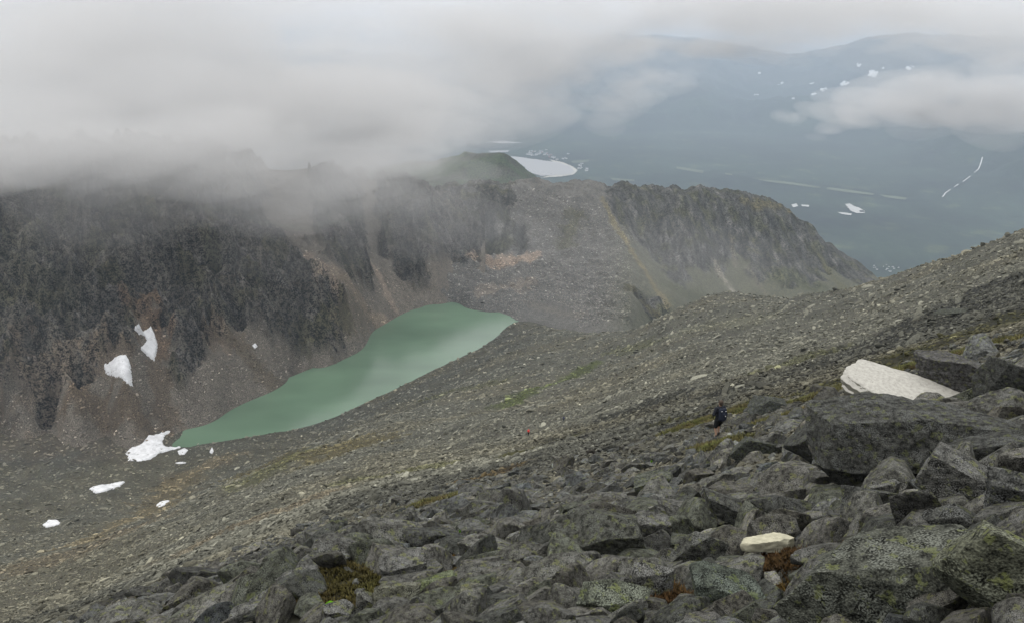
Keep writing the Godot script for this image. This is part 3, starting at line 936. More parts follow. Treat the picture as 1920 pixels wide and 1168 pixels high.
func build_houses() -> void:
	var body := house_mesh(15, 10, 6, true)
	var roof := house_mesh(15, 10, 6, false)
	var white := matte(lin(0.75, 0.74, 0.72))
	var red := matte(lin(0.3, 0.1, 0.07))
	var slate := matte(lin(0.25, 0.25, 0.26))
	rng.seed = 5
	var spots := []
	for k in 34: spots.append([rng.randf_range(984, 1026) + rng.randfn() * 2.0, 288.0 + rng.randfn() * 3.2, "house"])
	for k in 12: spots.append([rng.randf_range(1028, 1068), 296.0 + rng.randfn() * 3.0, "shore"])
	for k in 12: spots.append([rng.randf_range(1084, 1101), 315.0 + rng.randfn() * 3.0, "cape"])
	for k in 14: spots.append([rng.randf_range(1626, 1690), 503.0 + rng.randfn() * 2.5, "right"])
	var words := {"house": "small pale house in the hazy village above the fjord", "shore": "small pale house along the curved fjord road", "cape": "small pale house beside the round fjord beach", "right": "small pale house far below, behind the ridge's lower end"}
	for s in spots:
		var p := level(s[0], s[1], VALLEY_Y)
		var o := base("house", p + Vector3(0, -2, 0))
		tag(o, words[s[2]], "house", "houses of the valley villages")
		o.rotation.y = rng.randf() * PI
		o.scale = Vector3.ONE * rng.randf_range(0.9, 1.6) * (0.36 if s[2] == "right" else 0.9)
		put("wall", body, red if rng.randf() < 0.12 else white, o)
		put("roof", roof, slate, o)

# ------------------------------------------------------------------ clouds
var cloud_air := {}
func cloud_bank(label: String, spots: Array, count: int, seed_: int, density: float, flat := 0.5) -> void:
	# spots: [px, py, spread x, spread y, nearest, farthest, radius in px, weight]
	var g := RandomNumberGenerator.new()
	g.seed = seed_
	var whole := 0.0
	for s in spots: whole += s[7]
	var m := FogMaterial.new()
	m.density = density
	m.albedo = Color(1, 1, 1)
	var o := base("cloud")
	tag(o, label, "cloud", "", "stuff")
	for s in spots:
		for k in maxi(1, roundi(count * s[7] / whole)):
			var r: float = exp(g.randf_range(log(s[4]), log(s[5])))
			var p := place(s[0] + g.randfn() * s[2], s[1] + g.randfn() * s[3], r)
			var w: float = s[6] * g.randf_range(0.55, 1.5) * r / FOCAL
			var f := FogVolume.new()
			f.shape = RenderingServer.FOG_VOLUME_SHAPE_ELLIPSOID
			f.name = "wisp"
			f.size = Vector3(w * 2.0 * g.randf_range(0.8, 1.5), w * 2.0 * flat * g.randf_range(0.7, 1.2), w * 2.0)
			f.rotation = Vector3(g.randfn() * 0.2, g.randf() * TAU, g.randfn() * 0.2)
			f.material = m
			o.add_child(f, true)
			f.position = p

func build_clouds() -> void:
	cloud_bank("grey cloud bank filling the upper left over the rock wall", [
		[40, 200, 110, 50, 480, 1300, 190, 1.0], [260, 180, 110, 50, 500, 1400, 190, 1.0], [470, 200, 90, 50, 540, 1400, 170, 1.1], [640, 200, 80, 50, 580, 1500, 150, 1.1], [750, 180, 70, 50, 640, 1700, 125, 1.0], [850, 120, 60, 45, 800, 2000, 105, 0.8], [300, 60, 250, 40, 700, 2500, 200, 1.0],
	], 86, 101, 0.0011, 0.3)
	cloud_bank("low ragged fringe of cloud brushing the rock wall above the lake", [
		[600, 300, 70, 34, 520, 740, 85, 1.4], [620, 385, 40, 16, 560, 690, 42, 0.6], [330, 280, 150, 28, 480, 730, 90, 1.6], [60, 275, 90, 26, 480, 720, 90, 1.1], [720, 285, 60, 32, 600, 860, 78, 1.1], [480, 330, 90, 22, 520, 720, 60, 0.9], [150, 335, 120, 16, 520, 690, 48, 0.6], [420, 270, 90, 25, 560, 780, 80, 0.9], [820, 300, 40, 22, 700, 950, 45, 0.4],
	], 138, 107, 0.0024, 0.34)
	cloud_bank("soft mist thinning down the upper rock wall", [
		[120, 330, 140, 40, 430, 600, 120, 1.0], [380, 340, 120, 40, 440, 620, 120, 1.0], [600, 370, 90, 40, 460, 640, 110, 1.2], [760, 330, 80, 40, 500, 720, 100, 0.8],
	], 44, 108, 0.0007, 0.4)
	cloud_bank("pale cloud drifting across the head of the valley", [
		[960, 110, 60, 45, 1500, 3000, 75, 1.0], [1060, 120, 60, 35, 1700, 3200, 62, 1.1], [1160, 130, 45, 28, 1900, 3200, 42, 0.9], [1225, 150, 22, 15, 2000, 3000, 24, 0.5], [1000, 60, 90, 40, 1500, 3400, 95, 1.0], [1120, 190, 60, 22, 1800, 3000, 40, 0.6], [980, 200, 40, 25, 1500, 2600, 45, 0.5],
	], 92, 102, 0.0012, 0.4)
	cloud_bank("high cloud layer over the far mountain tops", [
		[1050, 25, 120, 16, 1300, 2100, 110, 1.0], [1300, 15, 120, 16, 1400, 2200, 110, 1.1], [1560, 10, 130, 16, 1400, 2200, 110, 1.1], [1800, 25, 100, 18, 1400, 2200, 110, 1.1], [1920, 60, 60, 30, 1400, 2200, 80, 0.9], [1300, 88, 60, 14, 1800, 2300, 40, 0.9], [1440, 80, 80, 14, 1800, 2300, 42, 1.0], [1190, 85, 50, 16, 1800, 2300, 44, 0.6], [1600, 80, 70, 10, 1800, 2300, 34, 0.6], [1780, 90, 60, 14, 1800, 2300, 38, 0.7],
	], 88, 103, 0.0011, 0.24)
	cloud_bank("white cloud hugging the crest of the far mountain", [
		[1180, 75, 50, 14, 1700, 2200, 40, 1.0], [1270, 82, 35, 12, 1700, 2200, 36, 1.0], [1350, 88, 40, 11, 1700, 2200, 34, 1.0], [1440, 82, 45, 12, 1700, 2200, 36, 1.0], [540, 75, 70, 20, 1100, 1700, 70, 0.8], [1560, 62, 50, 12, 1700, 2200, 34, 0.8], [1860, 95, 50, 16, 1700, 2200, 40, 0.8],
	], 64, 109, 0.002, 0.34)
	cloud_bank("bright white cumulus in front of the far mountain", [
		[1700, 195, 50, 16, 2200, 3300, 55, 1.2], [1620, 218, 35, 10, 2200, 3200, 36, 0.9], [1800, 205, 50, 16, 2200, 3300, 62, 1.2], [1900, 200, 40, 18, 2200, 3300, 66, 1.0], [1740, 158, 40, 8, 2300, 3200, 32, 0.6], [1545, 240, 14, 8, 2350, 2700, 16, 0.3],
	], 64, 104, 0.0017, 0.36)
	cloud_bank("thin veil of mist drifting over the moraine and back ridge", [
		[1050, 430, 130, 40, 620, 900, 150, 1.0], [900, 470, 120, 40, 600, 800, 130, 1.0], [700, 400, 90, 40, 560, 760, 120, 0.8], [1300, 470, 130, 40, 650, 1000, 150, 0.8],
	], 22, 106, 0.00016, 0.4)
	cloud_bank("small torn wisp of cloud left of the bright cumulus", [[1475, 215, 14, 9, 2400, 2700, 15, 1.0]], 9, 105, 0.002)

# ------------------------------------------------------------------ rocks
var spheres := {}
func sphere_of(level_: int) -> Dictionary:
	if spheres.has(level_): return spheres[level_]
	var v := PackedVector3Array()
	var f := PackedInt32Array()
	if level_ == 0:
		var t := (1.0 + sqrt(5.0)) / 2.0
		for p in [[-1, t, 0], [1, t, 0], [-1, -t, 0], [1, -t, 0], [0, -1, t], [0, 1, t], [0, -1, -t], [0, 1, -t], [t, 0, -1], [t, 0, 1], [-t, 0, -1], [-t, 0, 1]]: v.append(Vector3(p[0], p[1], p[2]).normalized())
		f = PackedInt32Array([0, 5, 11, 0, 1, 5, 0, 7, 1, 0, 10, 7, 0, 11, 10, 1, 9, 5, 5, 4, 11, 11, 2, 10, 10, 6, 7, 7, 8, 1, 3, 4, 9, 3, 2, 4, 3, 6, 2, 3, 8, 6, 3, 9, 8, 4, 5, 9, 2, 11, 4, 6, 10, 2, 8, 7, 6, 9, 1, 8])
	else:
		var low := sphere_of(level_ - 1)
		v = low.v.duplicate()
		var mids := {}
		var lf: PackedInt32Array = low.f
		for k in range(0, lf.size(), 3):
			var m := [0, 0, 0]
			for e in 3:
				var a := lf[k + e]
				var b := lf[k + (e + 1) % 3]
				var key := mini(a, b) * 100000 + maxi(a, b)
				if not mids.has(key):
					mids[key] = v.size()
					v.append((v[a] + v[b]).normalized())
				m[e] = mids[key]
			f.append_array([lf[k], m[0], m[2], m[0], lf[k + 1], m[1], m[2], m[1], lf[k + 2], m[0], m[1], m[2]])
	spheres[level_] = {"v": v, "f": f}
	return spheres[level_]

# an angular block: a ball cut by planes, then roughened along its bedding; half sizes in metres
func rock_mesh(level_: int, seed_: int, half: Vector3, rough := 0.05, tint := Color(1, 1, 1), cuts := 6, skew := 0.3, faceted := false, top: Color = Color(-1, 0, 0), turn := Basis(), fit := false) -> ArrayMesh:
	var g := RandomNumberGenerator.new()
	g.seed = seed_ * 7919 + 13
	var planes := PackedVector3Array()
	var away := PackedFloat32Array()
	for axis in [Vector3.RIGHT, Vector3.LEFT, Vector3.UP, Vector3.DOWN, Vector3.BACK, Vector3.FORWARD]:
		planes.append((axis + Vector3(g.randfn(), g.randfn(), g.randfn()) * skew).normalized())
		away.append(g.randf_range(0.6, 0.88))
	for k in cuts:
		planes.append(Vector3(g.randfn(), g.randfn(), g.randfn()).normalized())
		away.append(g.randf_range(0.7, 0.98))
	var bed := Vector3(g.randfn() * 0.5, 1.0, g.randfn() * 0.5).normalized()
	var shift := Vector3(g.randf(), g.randf(), g.randf()) * 100.0
	var s := sphere_of(level_)
	var dirs: PackedVector3Array = s.v
	var f: PackedInt32Array = s.f
	var v := PackedVector3Array(); v.resize(dirs.size())
	var big := (half.x + half.y + half.z) / 3.0
	for i in dirs.size():
		var d := dirs[i]
		var r := 1.3
		for k in planes.size():
			var c := planes[k].dot(d)
			if c > 0.05: r = minf(r, away[k] / c)
		var p := d * r
		if rough > 0.0:
			var q := p * half / big
			var n := n_fine.get_noise_3dv(q * 4.0 + shift) * 0.9 + n_mid.get_noise_3dv(q * 60.0 + shift) * 0.7
			n += n_mid.get_noise_2d(q.dot(bed) * 110.0 + shift.x, shift.y) * 0.55
			p += d * n * rough
		v[i] = p * half
	if fit:
		# turned as it lies, then brought to its measured width and height
		var lo := Vector3.ONE * 1e9
		var hi := -lo
		for i in v.size():
			v[i] = turn * v[i]
			lo = lo.min(v[i]); hi = hi.max(v[i])
		var k := Vector3(2.0 * half.x / (hi.x - lo.x), 2.0 * half.y / (hi.y - lo.y), 2.0 * half.z / (hi.z - lo.z))
		var mid := (lo + hi) * 0.5
		for i in v.size(): v[i] = (v[i] - mid) * k
	return rock_surface(v, f, tint, -1.0 if faceted else 0.82, top)

# edges sharper than about 35 degrees stay sharp
func rock_surface(v: PackedVector3Array, f: PackedInt32Array, tint: Color, keep: float, top: Color) -> ArrayMesh:
	var faces := f.size() / 3
	var fn := PackedVector3Array(); fn.resize(faces)
	var around := []
	around.resize(v.size())
	for i in v.size(): around[i] = PackedInt32Array()
	for k in faces:
		var a := v[f[k * 3]]; var b := v[f[k * 3 + 1]]; var c := v[f[k * 3 + 2]]
		var m := (b - a).cross(c - a).normalized()
		if m.dot(a + b + c) < 0.0: m = -m
		fn[k] = m
		if keep > 0.0:
			for e in 3: around[f[k * 3 + e]].append(k)
	var pv := PackedVector3Array(); pv.resize(faces * 3)
	var pn := PackedVector3Array(); pn.resize(faces * 3)
	var pc := PackedColorArray(); pc.resize(faces * 3)
	for k in faces:
		var own := fn[k]
		for e in 3:
			var i := f[k * 3 + e]
			var m := own
			if keep > 0.0:
				m = Vector3.ZERO
				for j in around[i]:
					if fn[j].dot(own) > keep: m += fn[j]
				m = m.normalized()
			pv[k * 3 + e] = v[i]
			pn[k * 3 + e] = m
			pc[k * 3 + e] = tint
			if top.r >= 0.0:
				# a freshly split pale face keeps its colour on that face only
				pc[k * 3 + e] = tint.lerp(top, smoothstep(0.45, 0.5, own.y + n_fine.get_noise_3dv(v[i] * 5.0) * 0.12))
	return arrays_mesh(pv, pn, pc, PackedInt32Array())

var footprints := []
var landmarks := []
const REFS := {3: "the rugged dark boulder", 4: "the white-topped block", 5: "the dark flaky leaning boulder", 6: "the great dark boulder", 9: "the yellow-green streaked boulder", 10: "the dark layered slab", 12: "the huge lichen-spotted boulder", 13: "the bottom right corner boulder", 16: "the upright dark block", 17: "the pale upright stone", 18: "the dark tilted slab", 19: "the sloping layered slab", 20: "the pale yellowish stone", 21: "the white-speckled slab", 23: "the broad layered slab", 24: "the wedge-shaped rock", 25: "the flat dark green slab", 28: "the white-flecked rock", 29: "the mottled bottom boulder", 30: "the long speckled boulder", 31: "the dark-bellied boulder", 32: "the striped greenish slab", 35: "the olive lichen rock", 36: "the streaked upright block", 37: "the dark boulder under the white slab", 40: "the greenish boulder by the brown moss", 43: "the big pale grey boulder", 44: "the wide greenish boulder", 45: "the boulder above the brown moss", 48: "the broad boulder below the walker", 49: "the shadowed boulder beside the walker", 50: "the leaning grey-green block", 51: "the white-rimmed dark stone", 52: "the low broad slab", 53: "the split pale rock"}
func boulder(called: String, px: float, py: float, w: float, h: float, label: String, seed_: int, opt := {}) -> void:
	var foot := hit("slope", px, py + h * 0.32)
	var r: float = Vector2(foot.x, foot.z).length() * opt.get("nearer", 1.0)
	var d := ray(px, py)
	var dist := r / Vector2(d.x, d.z).length()
	var at := d * dist
	var far_ := at.length()
	# seen from above, part of the height in view is the top face
	var down := -d.y / d.length()
	var thick: float = 0.6 * minf(w, 1.4 * h) * opt.get("deep", 1.0)
	var rise := maxf((h - 0.8 * thick * down) / sqrt(1.0 - down * down), 0.42 * h)
	var half := Vector3(w, rise, thick) * 0.5 * far_ / FOCAL
	half *= opt.get("grow", 1.0)
	var fine: int = opt.get("level", 5 if w * h > 14000 else 4)
	var turn := Basis(Vector3.BACK, deg_to_rad(opt.get("roll", 0.0))) * Basis(Vector3.RIGHT, deg_to_rad(opt.get("pitch", 0.0)))
	var mesh := rock_mesh(fine, seed_, half, opt.get("rough", 0.05), opt.get("tint", Color(1, 1, 1)) * (0.8 if not opt.has("mat") else 1.0), opt.get("cuts", 6), opt.get("skew", 0.3), false, opt.get("top", Color(-1, 0, 0)), turn, true)
	var o := put(called, mesh, opt.get("mat", M.stone))
	o.position = at
	o.rotation = Vector3(0, -atan2(d.x, -d.z), 0)
	tag(o, label, opt.get("category", "rock" if called == "stone" or called == "slab" else "boulder"), opt.get("group", ""))
	footprints.append([Vector2(at.x, at.z), maxf(half.x, half.z) * 0.62])
	if REFS.has(seed_) and called != "moss_cushion": landmarks.append([Vector2(px, py), REFS[seed_]])

func build_boulders() -> void:
	var white := Color(2.4, 2.35, 2.15)
	var dark := Color(0.72, 0.74, 0.74)
	var green := Color(1.0, 1.12, 0.85)
	# the outcrop of great blocks at the right
	boulder("boulder", 1812, 712, 165, 100, "rugged dark grey boulder behind the white-topped block", 3, {"tint": Color(1.05, 1.03, 1.08), "roll": -12, "rough": 0.06})
	boulder("boulder", 1690, 740, 190, 105, "block with a smooth white split top on the great dark boulder", 4, {"mat": M.slab, "tint": Color(0.17, 0.165, 0.14), "top": Color(0.5, 0.49, 0.445), "cuts": 3, "skew": 0.18, "roll": -14, "pitch": 16, "rough": 0.05, "nearer": 0.97, "deep": 1.25})
	boulder("boulder", 1628, 768, 84, 84, "added dark block filling the dark cavity under the white-topped block's left end", 57, {"mat": M.plain_stone, "tint": Color(0.085, 0.08, 0.066), "rough": 0.08, "cuts": 8, "nearer": 0.965, "roll": 20})  # added block, stands in for the dark cavity and left face
	boulder("boulder", 1560, 810, 150, 170, "dark flaky boulder leaning against the left of the great dark boulder", 5, {"tint": dark, "roll": 34, "rough": 0.06})
	boulder("boulder", 1700, 830, 330, 170, "great dark boulder carrying the white-topped block", 6, {"tint": Color(0.8, 0.82, 0.82), "roll": 6, "rough": 0.055, "cuts": 8, "skew": 0.45})
	boulder("boulder", 1590, 880, 110, 80, "squat dark boulder tucked under the great dark boulder's left end", 7, {"tint": dark})
	boulder("boulder", 1895, 730, 110, 120, "dark boulder at the frame's right edge beside the rugged one", 8, {"tint": dark})
	boulder("boulder", 1815, 905, 150, 125, "pale lichen-crusted boulder with a yellow-green streak", 9, {"tint": Color(1.75, 1.8, 1.6), "roll": -20, "skew": 0.22, "cuts": 3, "rough": 0.05})
	boulder("boulder", 1880, 850, 160, 90, "dark layered slab above the yellow-green streaked boulder", 10, {"tint": dark, "roll": 22})
	boulder("boulder", 1905, 935, 90, 110, "grey speckled boulder right of the yellow-green streaked one", 11, {"tint": Color(1.0, 1.02, 1.05)})
	boulder("boulder", 1670, 1075, 320, 250, "huge lichen-spotted boulder across the bottom right", 12, {"tint": Color(1.0, 1.05, 0.95), "roll": 24, "cuts": 7, "rough": 0.06})
	boulder("boulder", 1880, 1075, 190, 200, "round green-mottled boulder filling the bottom right corner", 13, {"tint": Color(1.15, 1.2, 0.95), "rough": 0.06, "cuts": 9, "roll": -10})
	boulder("boulder", 1800, 990, 110, 90, "ridge-backed dark boulder between the two bottom right boulders", 14, {"tint": dark, "roll": -20})
	boulder("boulder", 1640, 945, 110, 90, "dark jumbled block in the hollow below the great boulder", 15, {"tint": dark})
	boulder("boulder", 1715, 960, 80, 110, "upright dark block standing in the shadowed hollow", 16, {"tint": Color(0.6, 0.6, 0.6)})
	boulder("stone", 1655, 925, 50, 60, "pale grey upright stone under the great boulder", 17, {"tint": Color(1.9, 1.85, 1.7), "roll": 15})
	# the middle of the foreground
	boulder("slab", 1490, 960, 150, 75, "dark tilted slab left of the shadowed hollow", 18, {"tint": dark, "roll": -18, "cuts": 3})
	boulder("slab", 1385, 965, 130, 80, "layered slab sloping down beside the pale yellow stone", 19, {"tint": Color(0.85, 0.87, 0.85), "roll": -30, "cuts": 3})
	boulder("stone", 1440, 1020, 88, 62, "pale yellowish stone beside the rusty moss", 20, {"mat": M.plain_stone, "tint": Color(0.5, 0.48, 0.36), "roll": 12, "rough": 0.06, "nearer": 0.97})
	boulder("slab", 1218, 1010, 75, 95, "white-speckled upright slab with a dark hollow at its right", 21, {"tint": Color(2.0, 2.0, 2.0), "cuts": 2, "skew": 0.12, "roll": 8, "rough": 0.04})
	boulder("boulder", 1290, 965, 110, 60, "pitted grey block topping the white-speckled slab", 22, {"tint": Color(1.25, 1.25, 1.27)})
	boulder("slab", 1120, 1010, 190, 150, "broad layered slab slanting beside the white-speckled slab", 23, {"tint": Color(0.85, 0.88, 0.82), "roll": 32, "cuts": 4, "skew": 0.2})
	boulder("boulder", 1310, 1040, 100, 110, "wedge-shaped dark rock pointing up left of the pale yellow stone", 24, {"tint": Color(0.9, 0.92, 0.9), "roll": -25})
	boulder("slab", 1370, 1120, 150, 110, "flat dark green-grey slab at the bottom edge between moss beds", 25, {"tint": Color(0.85, 0.98, 0.88), "cuts": 3, "skew": 0.15})
	boulder("stone", 1272, 1062, 26, 34, "small bright yellow-brown stone in the gap under the slabs", 26, {"mat": M.plain_stone, "tint": Color(0.52, 0.44, 0.2), "level": 3})
	boulder("stone", 1240, 1078, 34, 22, "small pale stone left of the yellow-brown one", 27, {"mat": M.plain_stone, "tint": Color(0.45, 0.42, 0.33), "level": 3})
	boulder("boulder", 1215, 1090, 90, 80, "white-flecked rock above the lower rusty moss", 28, {"tint": Color(1.3, 1.3, 1.3)})
	boulder("boulder", 1150, 1130, 130, 80, "mottled boulder at the bottom edge left of the rusty moss", 29, {"tint": Color(1.15, 1.25, 1.05)})
	boulder("boulder", 1040, 1075, 150, 85, "long speckled boulder slanting across the lower middle", 30, {"tint": Color(1.2, 1.2, 1.15), "roll": 30})
	boulder("boulder", 980, 1045, 100, 60, "dark-bellied boulder overhanging a deep gap", 31, {"tint": Color(1.0, 1.0, 0.95), "roll": 20})
	boulder("slab", 915, 1098, 90, 34, "thin striped greenish slab lying level", 32, {"tint": Color(1.35, 1.45, 0.95), "cuts": 2, "skew": 0.1})
	boulder("boulder", 870, 1115, 90, 46, "green-mottled flat rock left of the striped slab", 33, {"tint": Color(1.3, 1.45, 1.0)})
	boulder("boulder", 905, 1075, 110, 50, "grey block lying on the striped slab", 34, {"tint": Color(1.0, 1.0, 0.97), "roll": 14})
	boulder("boulder", 815, 1098, 80, 60, "rock with an olive lichen face beside the brown moss", 35, {"tint": Color(1.1, 1.25, 0.8), "roll": 15})
	boulder("boulder", 755, 1065, 84, 66, "streaked grey block with a clean upright face", 36, {"tint": Color(1.45, 1.42, 1.35), "cuts": 2, "skew": 0.1, "rough": 0.04})
	boulder("boulder", 812, 1012, 115, 66, "dark boulder with a flat white slab lying on its top", 37, {"tint": dark, "cuts": 4})
	boulder("slab", 806, 978, 58, 14, "flat white slab on top of a dark boulder", 38, {"mat": M.plain_stone, "tint": Color(0.55, 0.55, 0.53), "level": 4, "cuts": 2, "nearer": 0.985, "deep": 0.5})
	boulder("slab", 760, 989, 26, 9, "small white slab left of the dark boulder", 39, {"mat": M.plain_stone, "tint": Color(0.6, 0.6, 0.58), "level": 3, "cuts": 2})
	boulder("boulder", 745, 1120, 85, 65, "greenish boulder at the lower right of the brown moss", 40, {"tint": Color(1.25, 1.35, 1.05)})
	boulder("boulder", 690, 1135, 45, 60, "pointed speckled rock standing in the brown moss", 41, {"tint": Color(1.15, 1.15, 1.1)})
	boulder("boulder", 630, 1150, 70, 45, "grey rock wearing a lime-green cushion of moss", 42, {"tint": Color(1.5, 1.5, 1.3)})
	boulder("boulder", 480, 1145, 90, 60, "big pale grey boulder at the bottom edge, left of the brown moss", 43, {"tint": Color(1.5, 1.5, 1.45)})
	boulder("boulder", 400, 1130, 130, 70, "wide greenish boulder at the bottom edge among grey rubble", 44, {"tint": Color(1.35, 1.45, 1.15), "roll": 18})
	boulder("boulder", 560, 1085, 80, 50, "grey boulder above the left end of the brown moss", 45, {"tint": Color(1.35, 1.35, 1.32)})
	boulder("stone", 820, 1153, 18, 12, "small orange stone near the bottom edge", 46, {"mat": M.plain_stone, "tint": Color(0.4, 0.17, 0.08), "level": 3})
	boulder("stone", 704, 1126, 13, 9, "small white stone lying on the brown moss", 47, {"mat": M.plain_stone, "tint": Color(0.75, 0.72, 0.65), "level": 3, "nearer": 0.99})
	# up the slope
	boulder("boulder", 1420, 840, 90, 60, "broad dark boulder downhill of the dark-clad walker", 48, {"tint": Color(0.85, 0.9, 0.85)})
	boulder("boulder", 1440, 760, 70, 44, "shadowed grey boulder right of the dark-clad walker", 49, {"tint": Color(0.9, 0.95, 0.95)})
	boulder("boulder", 1230, 905, 80, 60, "grey-green block with a leaning flat side", 50, {"tint": Color(1.05, 1.12, 1.0), "roll": 25})
	boulder("stone", 1143, 935, 36, 30, "dark stone with a white rim of lichen", 51, {"tint": Color(1.1, 1.1, 1.1), "level": 4})
	boulder("boulder", 930, 930, 90, 34, "low broad slab lying in mid slope rubble", 52, {"tint": Color(1.1, 1.1, 1.05), "roll": 12})
	boulder("stone", 1012, 913, 32, 22, "split pale rock with a shaded side in the rubble", 53, {"tint": Color(1.7, 1.65, 1.45)})
	boulder("stone", 1108, 848, 18, 16, "dark pointed stone in the rubble below the moss strip", 54, {"tint": Color(0.5, 0.45, 0.42), "level": 4, "roll": 30})
	boulder("boulder", 1790, 585, 60, 20, "long low boulder near the top of the right skyline slope", 55, {"tint": Color(1.1, 1.15, 1.1), "roll": 15})
	boulder("boulder", 1880, 745, 60, 60, "grey boulder just under the frame's right edge skyline slope", 56, {"tint": Color(1.2, 1.25, 1.2)})

var labels := {}
func rock_label(at: Vector2, tone: int, size: float, height: float) -> String:
	var near := landmarks.duplicate()
	near.sort_custom(func(a, b): return at.distance_squared_to(a[0]) < at.distance_squared_to(b[0]))
	var look: String = ["grey", "light grey", "dark", "greenish grey", "pale grey", "brownish grey"][tone]
	var big := "large " if size > 75.0 else ("small " if size < 34.0 else "")
	var shape := "flat" if height < 0.8 else ("tall" if height > 1.12 else "blocky")
	for k in 6:
		var d: Vector2 = at - near[k][0]
		var where := ("right of" if d.x > 0.0 else "left of") if absf(d.x) > absf(d.y) else ("below" if d.y > 0.0 else "above")
		for how in ["close ", ""]:
			if how == "close " and d.length() > 70.0: continue
			if d.length() > 320.0: continue
			var text := "%s%s %s rock %s%s %s" % [big, look, shape, how, where, near[k][1]]
			if not labels.has(text):
				labels[text] = true
				return text
	return "grey rock in the finer rubble up the slope" if at.y < 880 else "grey rock in the jumbled rubble of the lower slope"

# beds of moss and earth that stay clear of stones, as (middle, half size)
var beds := [[Vector2(650, 1108), Vector2(98, 52)], [Vector2(1482, 1056), Vector2(60, 26)], [Vector2(1250, 1122), Vector2(56, 24)], [Vector2(845, 1058), Vector2(38, 20)], [Vector2(1480, 1120), Vector2(44, 30)]]
func in_bed(q: Vector2, grow := 1.0) -> bool:
	for b in beds:
		if ((q - b[0]) / (b[1] * grow)).length() < 1.0 + 0.45 * n_mid.get_noise_2d(q.x * 0.9, q.y * 1.6): return true
	return false

